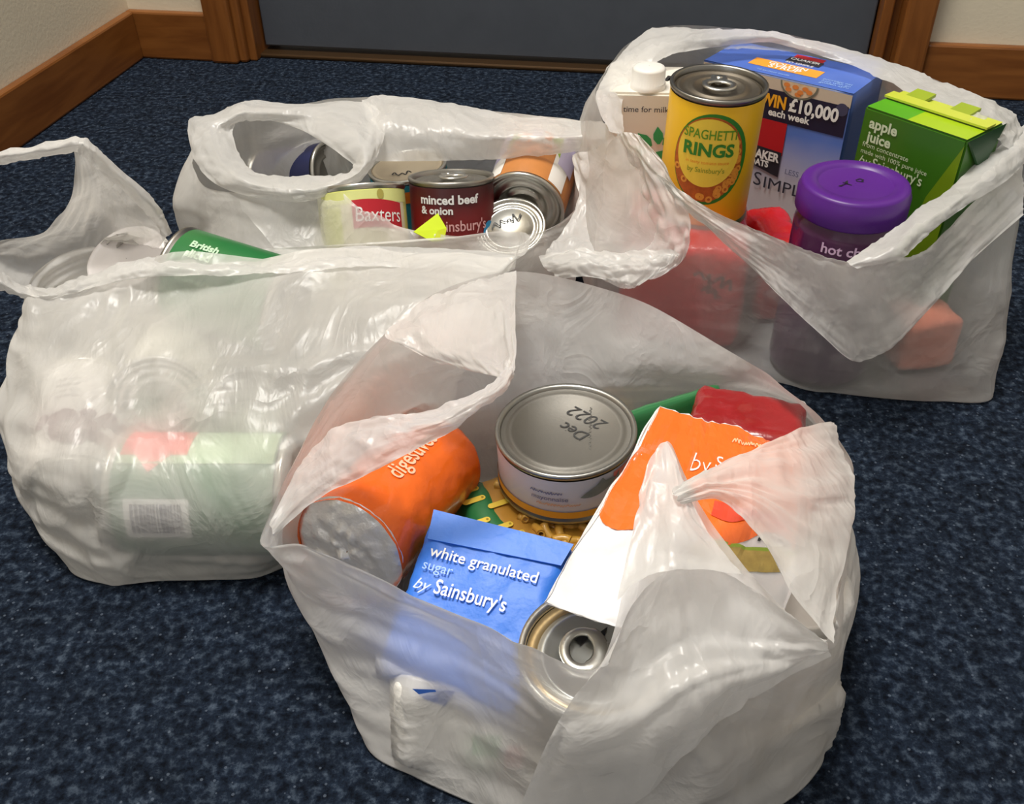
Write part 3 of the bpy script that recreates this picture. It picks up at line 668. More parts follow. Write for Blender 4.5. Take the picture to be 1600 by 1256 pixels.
# neon tag
root = thing('paper_tag', 'neon yellow folded paper tag poking up before the dark red can', 'tag', UY(675, 365, 0.712))
neon = flat('neon_yellow_paper', (0.62, 0.78, 0.015), 0.5); neon2 = flat('neon_lime_paper', (0.55, 0.62, 0.01), 0.5)
def slab(name, pts, th, m, parent):
    n = (pts[1] - pts[0]).cross(pts[2] - pts[0]).normalized() * th; bm = bmesh.new()
    a_ = [bm.verts.new(p) for p in pts]; b_ = [bm.verts.new(p + n) for p in pts]; bm.faces.new(a_); bm.faces.new(b_[::-1])
    for i in range(len(pts)): j = (i + 1) % len(pts); bm.faces.new((a_[i], b_[i], b_[j], a_[j]))
    return link_bm(name, bm, m, parent)
slab('fold', [UY(646, 362, 0.700), UY(684, 333, 0.722), UY(698, 357, 0.712), UY(676, 378, 0.698)], 0.0006, neon, root)
slab('fold', [UY(684, 360, 0.706), UY(698, 356, 0.711), UY(694, 376, 0.700), UY(676, 378, 0.697)], 0.0006, neon2, root)

# ---- bag B contents
glab = mat('grass_green_label', (0.10, 0.24, 0.13), 0.35, var=0.18, scale=25)
axl = V((0.995, -0.03, 0.0)).normalized(); a0 = W(-0.250, 0.4530, 0.0410); a1 = a0 + axl * 0.110
rg = 0.0385
r_, mp, o_ = can('food_can', 'green can lying on its side with a barcode, seen through thin film', 'can', 'B', a1, axl, rg, 0.110, V((0, -0.80, 0.55)), glab)
# on this can u runs round the can (y_ = axis x ref), v along the axis from its outer end
a_, x_, y_ = frame(axl, V((0, -0.80, 0.55)))
sg = 1 if y_.z > 0 else -1
decal('label_band', rect2(sg * 0.024, 0.008, sg * 0.055, 0.104, 16, 2), mp, 1, flat('pale_green_label', (0.45, 0.62, 0.40)), r_)
decal('printed_patch', rect2(sg * 0.030, 0.008, sg * 0.056, 0.050, 12, 2), mp, 2, flat('tomato_red_print', (0.80, 0.06, 0.03)), r_)
decal('printed_patch', poly2([(sg * 0.030, 0.018), (sg * 0.018, 0.028), (sg * 0.030, 0.040)]), mp, 3, flat('tomato_red_print', (0.80, 0.06, 0.03)), r_)
decal('barcode_panel', rect2(sg * -0.024, 0.014, sg * 0.002, 0.054, 12, 2), mp, 2, white, r_)
random.seed(5); vv = 0.018; code = flat('barcode_ink', (0.03, 0.03, 0.09)); cv, cf = [], []
while vv < 0.0495:
    ww = random.choice((0.0008, 0.0012, 0.0018)); q, f = rect2(sg * -0.020, vv, sg * -0.001, vv + ww, 6, 1); b0 = len(cv); cv += q; cf += [tuple(i + b0 for i in t) for t in f]; vv += ww + random.choice((0.0007, 0.0011))
bc = decal('barcode', (cv, cf), mp, 4, code, r_); bc['kind'] = 'stuff'
top = U(250, 636, 0.062); ax_ = V((0.12, -0.95, 0.27)).normalized()
can('food_can', 'can on its side showing its round ringed silver end, resting behind the green can', 'can', 'B', top, ax_, 0.0355, 0.090, V((0, 0, 1)), flat('off_white_label', (0.70, 0.68, 0.60)), rings=(0.86, 0.70, 0.52), lip=0.003, lidmat=mat('pale_tin', (0.72, 0.71, 0.68), 0.3, 0.7), tinmat=mat('pale_tin', (0.72, 0.71, 0.68), 0.3, 0.7))
top = W(-0.287, 0.460, 0.038); ax_ = V((0.16, -0.93, -0.20)).normalized()
r_, mp, o_ = can('food_can', 'white can with purple fruit label, tipped over at the outer end of its bag', 'can', 'B', top, ax_, 0.0300, 0.090, V((0.3, -0.1, 1)), flat('clean_white_label', (0.82, 0.80, 0.78)), lidmat=mat('grey_green_end', (0.36, 0.40, 0.38), 0.4, 0.4))
pur = flat('purple_fruit_print', (0.16, 0.04, 0.07), var=0.4, scale=120)
random.seed(9)
for k in range(30): decal('printed_berry', ell2(random.uniform(-0.034, 0.034), random.uniform(0.050, 0.074), 0.0055, 0.0055, 12, 2), mp, 1 + k % 3, pur, r_)
for k in range(4): scrawl(mp, 0.002, 0.034 - k * 0.005, 0.018, 0.002, 16, flat('grey_text_print', (0.25, 0.25, 0.27)), r_, 20 + k, 2, 0.0003)
# green can peeping over the rim, white can beside it
gl2 = flat('mid_green_label', (0.02, 0.17, 0.045), 0.3, var=0.15, scale=25)
ax_ = V((-0.93, 0.30, 0.16)).normalized(); top = W(-0.248, 0.628, 0.098)
r_, mp, o_ = can('food_can', 'green can of sliced vegetables peeping over the rim near the empty handle', 'can', 'B', top, ax_, 0.0365, 0.090, V((0.3, -0.5, 1)), gl2, tinmat=tin_dark)
a_, x_, y_ = frame(ax_, V((0.3, -0.5, 1)))
pg = flat('pale_mint_print', (0.50, 0.72, 0.50))
hd = 1 if y_.z > 0 else -1
hd = 1 if (x_ * cos(0.3) + y_ * sin(0.3)).y > x_.y else -1
for k, (s, wd, bo) in enumerate((('British', 0.022, 0.04), ('sliced', 0.020, 0.04), ('green beans', 0.026, 0.0), ("by Sainsbury's", 0.030, 0.01))):
    vs2, fs2, wd2 = text2(s, bo, 0.0); sc2 = wd / wd2
    link('lettering', [mp(hd * (-0.004 + 0.008 - k * 0.0088 + y * sc2), 0.074 - x * sc2, 2) for x, y in vs2], fs2, pg, r_, False)
ax_ = V((-0.15, -0.35, 0.92)).normalized(); top = U(196, 402, 0.104)
can('food_can', 'can with plain white end leaning beside the green vegetable can', 'can', 'B', top, ax_, 0.0300, 0.085, V((0, -1, 0.2)), flat('clean_white_label', (0.82, 0.80, 0.78)), lidmat=flat('plain_white_end', (0.84, 0.80, 0.80), 0.4), tinmat=flat('plain_white_end', (0.84, 0.80, 0.80), 0.4), rings=(), lip=0.001)

# ---- bag A contents
tlab = flat('pale_lilac_label', (0.66, 0.62, 0.64), 0.35, var=0.06, scale=30)
top = U(884, 668, 0.092); axt = V((-0.03, -0.02, 1)).normalized()
r_, mp, o_ = can('tuna_can', 'wide low fish can with handwritten date on its flat grey lid', 'can', 'A', top, axt, 0.0425, 0.040, V((-0.05, -1, 0)), tlab, lidmat=steel_grey, tinmat=mat('grey_steel_rim', (0.36, 0.355, 0.33), 0.35, 1.0), rings=(0.80,), lip=0.0022)
decal('label_band', rect2(-0.13, 0.0052, 0.13, 0.0105, 80, 2), mp, 1, flat('amber_band_print', (0.85, 0.38, 0.03)), r_)
decal('label_band', rect2(0.030, 0.012, 0.060, 0.034, 16, 2), mp, 1, flat('pink_red_print', (0.85, 0.20, 0.16)), r_)
scrawl(mp, -0.0215, 0.0252, 0.0200, 0.0022, 24, flat('slate_blue_print', (0.16, 0.17, 0.32)), r_, 33, 3, 0.00028); letter('mayonnaise', mp, -0.021, 0.0200, 0.0220, flat('slate_blue_print', (0.16, 0.17, 0.32)), r_, 3, 0.01)
scrawl(mp, -0.018, 0.0158, 0.0270, 0.0018, 30, flat('peach_small_print', (0.75, 0.42, 0.28)), r_, 34, 3, 0.0003)
fishg = flat('fish_grey_print', (0.22, 0.24, 0.22), var=0.3, scale=200)
fp = []
for i in range(13): t = i / 12; fp.append((0.008 + 0.026 * t, 0.0225 + 0.008 * t + 0.0042 * sin(pi * min(1, t * 1.08)) ** 0.8 if t < 0.93 else 0.0225 + 0.008 * t + 0.0036))
for i in range(12, -1, -1): t = i / 12; fp.append((0.008 + 0.026 * t, 0.0225 + 0.008 * t - 0.0040 * sin(pi * min(1, t * 1.08)) ** 0.8 if t < 0.93 else 0.0225 + 0.008 * t - 0.0036))
nq = 13; decal('printed_fish', (fp[:13] + fp[13:][::-1], grid_faces(2, 13)), mp, 3, fishg, r_)
decal('printed_fin', poly2([(0.017, 0.029), (0.022, 0.0345), (0.024, 0.031)]), mp, 3, fishg, r_)
decal('printed_oval', ell2(0.0335, 0.0185, 0.0035, 0.0030, 14, 2), mp, 4, flat('royal_blue_print', (0.02, 0.03, 0.30)), r_)
lo = top - axt * 0.0022; ldir = U(845, 668, top.z) - U(890, 692, top.z); lux = ldir.normalized()
luy = axt.cross(lux); lm = pl_map(lo, lux, luy, axt)
pd = flat('pencil_grey_ink', (0.045, 0.045, 0.045))
letter('Dec', lm, -0.014, -0.0060, 0.0195, pd, r_, 1, 0.0, 0.2, hs=1.0); letter('2022', lm, -0.0130, -0.0215 + 0.030, 0.0, pd, r_, 1) if False else None
letter('2022', lm, -0.0170, -0.0215, 0.0270, pd, r_, 1, -0.005, 0.25, hs=1.0)
scrawl(lm, -0.022, 0.004, 0.040, 0.0018, 26, flat('faint_stamp', (0.15, 0.145, 0.13)), r_, 31, 1, 0.00025, -0.95)

# pasta packet
pax = rotz(0.42); pc = W(0.046, 0.436, 0.0245)
golden = mat('golden_pasta', (0.72, 0.40, 0.06), 0.4, var=0.15, scale=90, coat=0.3)
root = thing('pasta_packet', 'packet of golden macaroni tubes with green ends, under the fish can', 'packet', pc - ZZ * 0.02)
vs, fs = rbox(pc, pax, (0.075, 0.050, 0.0205), 0.016, 0.0012, 16); link('wrapper', vs, fs, mat('deep_golden_film', (0.48, 0.24, 0.03), 0.35, var=0.3, scale=60, coat=0.4), root)
SOL['A'].append(('b', pc, pax, (0.075, 0.050, 0.0205)))
gcard = flat('pasta_green_print', (0.02, 0.17, 0.05), 0.35, coat=0.3)
for sgn in (-1, 1):
    vs, fs = rbox(pc + pax[0] * sgn * 0.062, pax, (0.0145, 0.0510, 0.0220), 0.0140, 0.0006, 10); link('green_end', vs, fs, gcard, root)
vs, fs = rbox(W(0.098, 0.470, 0.066), (pax[0], V((0.1, 0.95, -0.3)).normalized(), V((-0.12, 0.3, 0.95)).normalized()), (0.044, 0.005, 0.024), 0.0045, 0.0008, 10); link('turned_up_end', vs, fs, gcard, root)
pm = pl_map(pc + ZZ * 0.0222, pax[0], pax[1], ZZ)
yp = flat('yellow_pasta_print', (0.80, 0.58, 0.06))
for k in range(9):
    cx, cy = -0.062 + 0.010 * sin(k * 2.3), -0.040 + 0.0095 * k; q = []
    for t in range(14):
        th = 2 * pi * t / 14; q.append((cx + (0.0055 if cos(th) > 0 else -0.0055) + 0.0022 * cos(th), cy + 0.0022 * sin(th)))
    decal('printed_tube', poly2(q), pm, 2, yp, root); decal('printed_hole', ell2(cx + 0.0058, cy, 0.0009, 0.0009, 8, 1), pm, 3, flat('olive_print', (0.35, 0.25, 0.02)), root)
# macaroni tube: short bent pipe, shared mesh
tv, n1, n2 = [], 6, 8
for rr in (0.0027, 0.0014):
    for i in range(n1 + 1):
        th = -0.45 + 0.9 * i / n1; c = V((0.012 * sin(th), 0.012 * (cos(th) - 1), 0)); d = V((sin(th), cos(th), 0))
        for k in range(n2): q = 2 * pi * k / n2; tv.append(c + d * rr * cos(q) + ZZ * rr * sin(q))
half = (n1 + 1) * n2; tf = []
for i in range(n1):
    for k in range(n2):
        k2 = (k + 1) % n2; tf.append((i * n2 + k, (i + 1) * n2 + k, (i + 1) * n2 + k2, i * n2 + k2)); tf.append((half + i * n2 + k, half + i * n2 + k2, half + (i + 1) * n2 + k2, half + (i + 1) * n2 + k))
for e_ in (0, n1):
    for k in range(n2): k2 = (k + 1) % n2; tf.append((e_ * n2 + k, e_ * n2 + k2, half + e_ * n2 + k2, half + e_ * n2 + k))
random.seed(21); first = None; cnt = 0
for i in range(11):
    for j in range(12):
        lx, ly = -0.044 + 0.088 * (i + random.uniform(0.1, 0.9)) / 11, -0.046 + 0.092 * (j + random.uniform(0.1, 0.9)) / 12
        pos = pc + pax[0] * lx + pax[1] * ly + ZZ * (0.0205 + random.uniform(-0.001, 0.0022) - max(0, abs(ly) - 0.036) * 0.7)
        if first is None: first = link('pasta_piece', tv, tf, golden, root); o = first
        else: o = first.copy(); COL.objects.link(o); o.parent = root
        o.matrix_parent_inverse = Matrix.Translation(-V(root.location)); o.location = pos
        o.rotation_euler = (random.uniform(-0.5, 0.5), random.uniform(-0.4, 0.4), random.uniform(0, 6.28))

# biscuits
ba = U(546, 858, 0.070); bb = U(694, 700, 0.052); bax = (bb - ba).normalized(); br = 0.0338; bL = 0.112
root = thing('biscuit_packet', 'orange tube of biscuits with crinkled silver foil end', 'packet', ba)
orf = mat('glossy_orange_film', (0.86, 0.135, 0.006), 0.26, var=0.12, scale=18, bump=0.7, bscale=70, coat=0.5)
foil = mat('crinkled_foil', (0.84, 0.84, 0.83), 0.28, 0.72, bump=0.9, bscale=90)
bref = V((-0.2, -0.5, 1)); a_, x_, y_ = frame(bax, bref)
def bis(t, th):
    rr = br; q = 1.0
    if t > bL - 0.012: q = max(0.0, 1 - ((t - bL + 0.012) / 0.012) ** 2) ** 0.5 * 0.75 + 0.25
    n = noise.noise(V((cos(th) * 1.7, sin(th) * 1.7, t * 45))); n2 = abs(noise.noise(V((cos(th) * 2.6, sin(th) * 2.6, t * 70 + 5))))
    return ba + a_ * t + (x_ * cos(th) + y_ * sin(th)) * (rr * q + 0.0010 * n + 0.0008 * (0.4 - 2 * n2))
nt_, ns_ = 40, 64
vs = [bis(-0.001 + (bL + 0.001) * i / nt_, 2 * pi * k / ns_) for i in range(nt_ + 1) for k in range(ns_)]
fs = grid_faces(nt_ + 1, ns_, True); vs.append(ba + a_ * bL); fs += [(nt_ * ns_ + k, nt_ * ns_ + (k + 1) % ns_, len(vs) - 1) for k in range(ns_)]
link('wrapper', vs, fs, orf, root)
vs = []; nrg = 18
for i in range(nrg + 1):
    q = i / nrg
    for k in range(ns_):
        th = 2 * pi * k / ns_; rr = (br + 0.0002) * (0.01 + 0.99 * q); px = V((cos(th) * rr, sin(th) * rr, 0))
        dz = 0.0034 * noise.noise(px * 110) + 0.0036 * (0.3 - abs(noise.noise(px * 150 + V((4, 0, 0))))) + 0.0014 * q * noise.noise(V((cos(th) * 6, sin(th) * 6, q * 3)))
        vs.append(ba + a_ * (-0.0035 + 0.0045 * q ** 4 + dz * (1 - 0.7 * q)) + x_ * px.x + y_ * px.y)
link('foil_end', vs, grid_faces(nrg + 1, ns_, True), foil, root, True, 'crinkled silver foil end')
SOL['A'].append(('c', ba - bax * 0.003, ba + bax * bL, br + 0.001))
bm_ = lambda u, v, k=0: bis(u, v / br) + (bis(u, v / br) - ba - a_ * u).normalized() * (0.0004 + 0.0002 * k)
sgb = 1 if y_.x < 0 else -1
vs2, fs2, wd2 = text2('digestives', 0.01, 0.0); sc2 = 0.047 / wd2
link('lettering', [bm_(0.034 + x * sc2, sgb * (-0.013 + y * sc2 * 1.25), 2) for x, y in vs2], fs2, flat('peach_print_pale', (0.90, 0.55, 0.36)), root, False)

# sugar bag
sblue = mat('bright_blue_paper', (0.035, 0.20, 0.80), 0.45, var=0.08, scale=12, bump=1.0, bscale=34)
tl, tr = U(680, 792, 0.090), U(898, 846, 0.088); blp = U(598, 1030, 0.060)
ux = (tr - tl).normalized(); uy = (tl - blp); uy = (uy - ux * uy.dot(ux)).normalized(); nn = ux.cross(uy)
sw, sh, st = (tr - tl).length, 0.094, 0.028
print('sugar', sw, nn)
sc_ = tl + ux * sw / 2 - uy * sh / 2 - nn * st / 2
root = thing('sugar_bag', 'bright blue paper bag of white granulated sugar lying tilted', 'bag', sc_ - nn * st / 2)
vs, fs = rbox(sc_, (ux, uy, nn), (sw / 2, sh / 2, st / 2), 0.0085, 0.0011, 26, 42, 2); link('wrapper', vs, fs, sblue, root)
SOL['A'].append(('b', sc_, (ux, uy, nn), (sw / 2, sh / 2, st / 2)))
f1 = slab('top_fold', [tl - uy * 0.002 + nn * 0.001, tr - uy * 0.002 + nn * 0.001, tr - uy * 0.016 - ux * 0.003 + nn * 0.0022, tl - uy * 0.020 + ux * 0.003 + nn * 0.0022], 0.0008, sblue, root)
sm = pl_map(tl + nn * 0.0016, ux, uy, nn)
letter('white granulated', sm, 0.0070, -0.0290, 0.0610, white, root, 2, 0.008); letter('sugar', sm, 0.0060, -0.0370, 0.0170, flat('sky_blue_print', (0.30, 0.52, 0.92)), root, 2)
letter('by', sm, 0.0050, -0.0485, 0.0095, flat('ice_blue_print', (0.62, 0.76, 0.95)), root, 2, 0.0, 0.4); letter("Sainsbury's", sm, 0.0165, -0.0485, 0.0400, white, root, 2, 0.01, hs=1.25)

# orange and white packet (flat crumpled pouch)
def pouch(name, front, th, m, parent, nr=30, nc=30, amp=0.001, seed=0):
    g = wrinkle(sheet(front, nr, nc), False, amp, seed, 3, 5); N = normals(g, False); vs = [p for r in g for p in r]; b0 = len(vs)
    for i in range(nr):
        for j in range(nc):
            e = min(1, 6 * min(i, nr - 1 - i, j, nc - 1 - j) / nr); n = N[i][j]; n = n if n.z > 0 else -n
            vs.append(g[i][j] - n * (0.0012 + th * e))
    fs = grid_faces(nr, nc); fs += [tuple(b0 + q for q in f[::-1]) for f in fs]
    for j in range(nc - 1): fs += [(j, j + 1, b0 + j + 1, b0 + j), ((nr - 1) * nc + j + 1, (nr - 1) * nc + j, b0 + (nr - 1) * nc + j, b0 + (nr - 1) * nc + j + 1)]
    for i in range(nr - 1): fs += [((i + 1) * nc, i * nc, b0 + i * nc, b0 + (i + 1) * nc), (i * nc + nc - 1, (i + 1) * nc + nc - 1, b0 + (i + 1) * nc + nc - 1, b0 + i * nc + nc - 1)]
    return link(name, vs, fs, m, parent), g
wfilm = mat('white_film', (0.80, 0.80, 0.82), 0.35, var=0.03, bump=0.9, bscale=38)
ofilm = mat('orange_pouch_film', (0.90, 0.17, 0.02), 0.27, var=0.08, scale=20, bump=0.5, bscale=80, coat=0.4)
rows = [[U(1030, 633, 0.110), U(1100, 655, 0.112), U(1170, 672, 0.112), U(1235, 705, 0.106)],
        [U(992, 700, 0.112), U(1080, 722, 0.119), U(1170, 745, 0.119), U(1245, 770, 0.108)],
        [U(942, 785, 0.112), U(1050, 810, 0.121), U(1160, 830, 0.120), U(1245, 850, 0.108)],
        [U(890, 870, 0.110), U(990, 890, 0.118), U(1120, 915, 0.116), U(1235, 930, 0.104)],
        [U(850, 940, 0.106), U(945, 974, 0.110), U(1090, 1000, 0.106), U(1210, 1000, 0.098)]]
root = thing('snack_packet', 'crumpled white packet with wide orange top band and silver-white sealed edge', 'packet', rows[4][1] - ZZ * 0.02)
ob, gsh = pouch('wrapper', rows, 0.012, wfilm, root, 40, 36, 0.0030, 2.0)
Ng = normals(gsh, False)
def sf(u, v, k=0):
    """u, v in 0..1 over the packet face"""
    i = max(0.0, min(38.999, v * 39)); j = max(0.0, min(34.999, u * 35)); a, b = int(i), int(j); s, t = i - a, j - b
    p = gsh[a][b] * (1 - s) * (1 - t) + gsh[a + 1][b] * s * (1 - t) + gsh[a][b + 1] * (1 - s) * t + gsh[a + 1][b + 1] * s * t
    n = Ng[a][b]; n = n if n.z > 0 else -n
    return p + n * (0.0003 + 0.0002 * k)
def band(f0, f1, nu=36, nv=18, u0=0.02, u1=0.985):
    return [(u0 + (u1 - u0) * j / nu, f0(j / nu) + (f1(j / nu) - f0(j / nu)) * i / nv) for i in range(nv + 1) for j in range(nu + 1)], grid_faces(nv + 1, nu + 1)
decal('orange_band', band(lambda u: 0.012, lambda u: 0.55 + 0.05 * sin(u * 13) - 0.03 * u), sf, 1, ofilm, root, 'glossy orange top band')
decal('green_stripe', band(lambda u: 0.575 - 0.03 * u, lambda u: 0.592 - 0.03 * u, u0=0.55, u1=0.97, nv=2), sf, 2, flat('fresh_green_print', (0.28, 0.42, 0.04)), root)
decal('clear_window', band(lambda u: 0.592 - 0.03 * u, lambda u: 0.65 - 0.02 * u + 0.03 * sin(u * 3.1), u0=0.50, u1=0.95, nv=4), sf, 2, flat('golden_window_print', (0.48, 0.36, 0.10), 0.2, var=0.4, scale=150), root)
decal('red_patch', band(lambda u: 0.40, lambda u: 0.46 + 0.02 * sin(u * 9), u0=0.50, u1=0.92, nv=4), sf, 3, flat('red_patch_print', (0.75, 0.07, 0.03), 0.3, coat=0.3), root)
def sletter(s, u, v, wu, bold, m, k=4, hs=1.0, shear=0.0, slope=0.0):
    vs, fs, wd = text2(s, bold, shear); sc = wu / wd
    link('lettering', [sf(u + x * sc, v - y * sc * hs + slope * x * sc, k) for x, y in vs], fs, m, root, False)
sletter('by', 0.34, 0.29, 0.11, -0.01, white, hs=1.2); sletter("Sainsbury's", 0.47, 0.24, 0.42, 0.0, white, hs=0.95)
scrawl(lambda u, v, k=0: sf(0.55 + u, 0.11 - v, 4), 0, 0, 0.30, 0.02, 30, flat('peach_small_print2', (0.95, 0.6, 0.35)), root, 41, 4, 0.003)
scrawl(lambda u, v, k=0: sf(0.76 + u, 0.535 - v, 4), 0, 0, 0.17, 0.04, 8, ink, root, 42, 4, 0.007)
# seal at the edge
vs, fs = [], []
for i in range(41):
    for (du, dn) in ((0.0, 0.0), (0.03, 0.0008)):
        v = i / 40; p = sf(max(0, du), v, 2); n = (gsh[min(39, int(v * 39))][0] - gsh[min(39, int(v * 39))][3]).normalized()
        vs.append(p + (n * 0.0008 - Ng[min(39, int(v * 39))][0] * (0.0012 if Ng[min(39, int(v * 39))][0].z > 0 else -0.0012) if du < 0.01 else V((0, 0, 0))))
link('sealed_edge', vs, grid_faces(41, 2), white, root)
SOL['A'].append(('b', (rows[2][1] + rows[2][2]) / 2 - ZZ * 0.008, rotz(0.0), (0.05, 0.06, 0.006)))

packet('red_packet', 'dark red packet tucked behind the orange topped packet', 'packet', 'A', U(1165, 672, 0.082), rotz(-0.35), (0.034, 0.022, 0.014), 0.006, mat('dark_red_film', (0.30, 0.008, 0.010), 0.28, var=0.15, bump=0.6, bscale=90, coat=0.4), 0.0016, 50, 6)
_n = V((0.06, 0.96, -0.28)).normalized(); _x = V((0.998, -0.06, 0)); _x = (_x - _n * _x.dot(_n)).normalized(); WPA = (_x, _n, _x.cross(_n))
packet('white_packet', 'white packet with small green and red marks, pressed against the film low down', 'packet', 'A', W(-0.026, 0.293, 0.030), WPA, (0.038, 0.014, 0.026), 0.009, flat('soft_white_paper', (0.84, 0.82, 0.78), 0.5, bump=0.5), 0.0006, 40, 8)
wp = bpy.data.objects[[o.name for o in bpy.data.objects if o.name.startswith('white_packet')][-1]]
wax = WPA; wm = pl_map(W(-0.026, 0.293, 0.030) - wax[1] * 0.0144, wax[0], wax[2], -wax[1])
decal('printed_mark', rect2(0.004, -0.014, 0.019, -0.001, 3, 3), wm, 3, flat('vivid_green_print', (0.05, 0.42, 0.08)), wp); decal('printed_mark', rect2(0.022, -0.019, 0.031, -0.007, 3, 3), wm, 3, flat('vivid_red_print', (0.65, 0.05, 0.05)), wp)
decal('printed_mark', poly2([(-0.026, 0.026), (-0.004, 0.026), (-0.010, 0.016), (-0.020, 0.020)]), wm, 3, flat('vivid_blue_print', (0.05, 0.16, 0.62)), wp)

top = U(932, 1016, 0.092)
r_, mp, o_ = can('food_can', 'can with large ring-pull and gold-edged lid beside the blue sugar bag', 'can', 'A', top, V((0.0, -0.03, 1)), 0.0365, 0.090, TOCAM(top), flat('dull_tan_label', (0.42, 0.34, 0.22)), ring=-1.6, lidmat=mat('bright_lid', (0.55, 0.56, 0.54), 0.3, 0.9), rings=(0.70,), lip=0.005)
vs, fs = lathe([(0.0335, 0.0862), (0.0335, 0.0868), (0.0290, 0.0855), (0.0285, 0.0850)], o_, V((0, -0.03, 1)), TOCAM(top)); link('gold_ring', vs, fs, mat('gold_lacquer', (0.55, 0.40, 0.20), 0.35, 0.8), r_)
lm = pl_map(top - ZZ * 0.0045, V((1, 0, 0)), V((0, 1, 0)), ZZ)
for pts in ([(-0.010, 0.011), (-0.004, 0.016), (0.002, 0.013), (0.007, 0.017), (0.004, 0.008), (-0.003, 0.010), (-0.007, 0.006)],): decal('pen_mark', poly2(pts), lm, 2, ink, r_)
packet('brown_shade_block', 'brown block standing in for shade low in the corner of the nearest bag', 'packet', 'A', W(0.128, 0.290, 0.026), rotz(0.5), (0.034, 0.022, 0.024), 0.009, flat('olive_brown_shade', (0.25, 0.19, 0.10), 0.6), 0.0012)  # added block, its brown colour stands in for the shadow behind the film
tb = U(1238, 925, 0.080)
root = thing('white_tub', 'smooth white tub beside the crumpled packet at the bag edge', 'tub', W(tb.x, tb.y, 0.003))
vs, fs = lathe([(0.0003, 0.003), (0.022, 0.003), (0.024, 0.005), (0.0275, 0.076), (0.0285, 0.077), (0.0285, 0.085), (0.0270, 0.086), (0.0255, 0.0845), (0.0003, 0.0845)], W(tb.x, tb.y, 0), ZZ, V((0, -1, 0)), 40); link('tub', vs, fs, flat('white_plastic', (0.84, 0.82, 0.78), 0.35), root)
SOL['A'].append(('c', W(tb.x, tb.y, 0.003), W(tb.x, tb.y, 0.086), 0.029))

# ================================================================== BAGS
FA = film_mat('milky_film', (0.92, 0.91, 0.90), 0.83, 0.15)
FB = film_mat('milky_film_warm', (0.92, 0.905, 0.88), 0.68, 0.10)
FD = film_mat('thin_milky_film', (0.90, 0.89, 0.875), 0.42)
FH = film_mat('doubled_film', (0.92, 0.91, 0.895), 0.82, 0.12)

# ---- bag D
root = thing('carrier_bag', 'white plastic carrier bag holding the juice carton, jar and oats box', 'bag', W(0.23, 0.74, 0), 'white plastic carrier bags of groceries')
cols = [
 [U(1552, 618, 0.002), U(1568, 545, 0.04), U(1578, 430, 0.09), U(1592, 300, 0.135)],
 [U(1470, 627, 0.002), U(1480, 560, 0.04), U(1490, 450, 0.09), U(1494, 345, 0.135)],
 [U(1400, 624, 0.002), U(1400, 568, 0.035), U(1410, 480, 0.08), U(1432, 398, 0.130)],
 [U(1330, 617, 0.002), U(1330, 565, 0.035), U(1330, 485, 0.08), U(1330, 414, 0.133)],
 [U(1255, 606, 0.002), U(1250, 555, 0.035), U(1240, 470, 0.08), U(1230, 384, 0.138)],
 [W(0.165, 0.628, 0.002), W(0.160, 0.626, 0.035), U(1140, 440, 0.085), U(1120, 335, 0.145)],
 [W(0.085, 0.645, 0.002), W(0.078, 0.643, 0.035), W(0.073, 0.650, 0.09), U(1010, 258, 0.158)],
 [W(0.07, 0.75, 0.002), W(0.062, 0.76, 0.05), W(0.064, 0.755, 0.11), U(950, 200, 0.172)],
 [W(0.08, 0.86, 0.002), W(0.068, 0.865, 0.05), W(0.068, 0.86, 0.12), U(934, 130, 0.168)],
 [W(0.13, 0.895, 0.002), W(0.125, 0.905, 0.05), W(0.125, 0.905, 0.12), U(1018, 46, 0.190)],
 [W(0.24, 0.885, 0.002), W(0.24, 0.89, 0.05), W(0.24, 0.895, 0.12), U(1200, 50, 0.190)],
 [W(0.33, 0.86, 0.002), W(0.335, 0.865, 0.05), W(0.335, 0.87, 0.11), U(1370, 90, 0.176)],
 [W(0.385, 0.79, 0.002), W(0.395, 0.795, 0.05), W(0.395, 0.79, 0.11), U(1528, 150, 0.186)],
 [W(0.385, 0.69, 0.002), W(0.398, 0.695, 0.05), W(0.402, 0.70, 0.1), U(1598, 205, 0.168)],
]
film('bag_body', [[c[i] for c in cols] for i in range(4)], FD, root, 56, 200, True, 0.0022, 1.3, SOL['D'], cap=True, along=2.5, across=22, edge='base')
# lip folded inwards along the far rim
film('folded_rim', [
 [U(952, 205, 0.172), U(931, 150, 0.170), U(960, 95, 0.176), U(1018, 45, 0.191), U(1110, 45, 0.192), U(1210, 50, 0.191), U(1370, 90, 0.177), U(1450, 118, 0.182), U(1530, 150, 0.187), U(1585, 175, 0.180), U(1600, 210, 0.17)],
 [U(966, 208, 0.170), U(950, 150, 0.172), U(985, 105, 0.178), U(1030, 66, 0.191), U(1110, 60, 0.192), U(1210, 58, 0.190), U(1370, 104, 0.178), U(1450, 140, 0.184), U(1525, 172, 0.189), U(1572, 196, 0.182), U(1590, 225, 0.17)],
 [U(978, 215, 0.166), U(972, 160, 0.166), U(1000, 118, 0.174), U(1045, 88, 0.184), U(1115, 74, 0.185), U(1210, 68, 0.184), U(1355, 112, 0.176), U(1440, 158, 0.184), U(1512, 190, 0.189), U(1555, 215, 0.180), U(1580, 240, 0.166)],
], FH, root, 14, 150, False, 0.0018, 4.2, label='far rim folded over inwards', along=1.2, across=30)
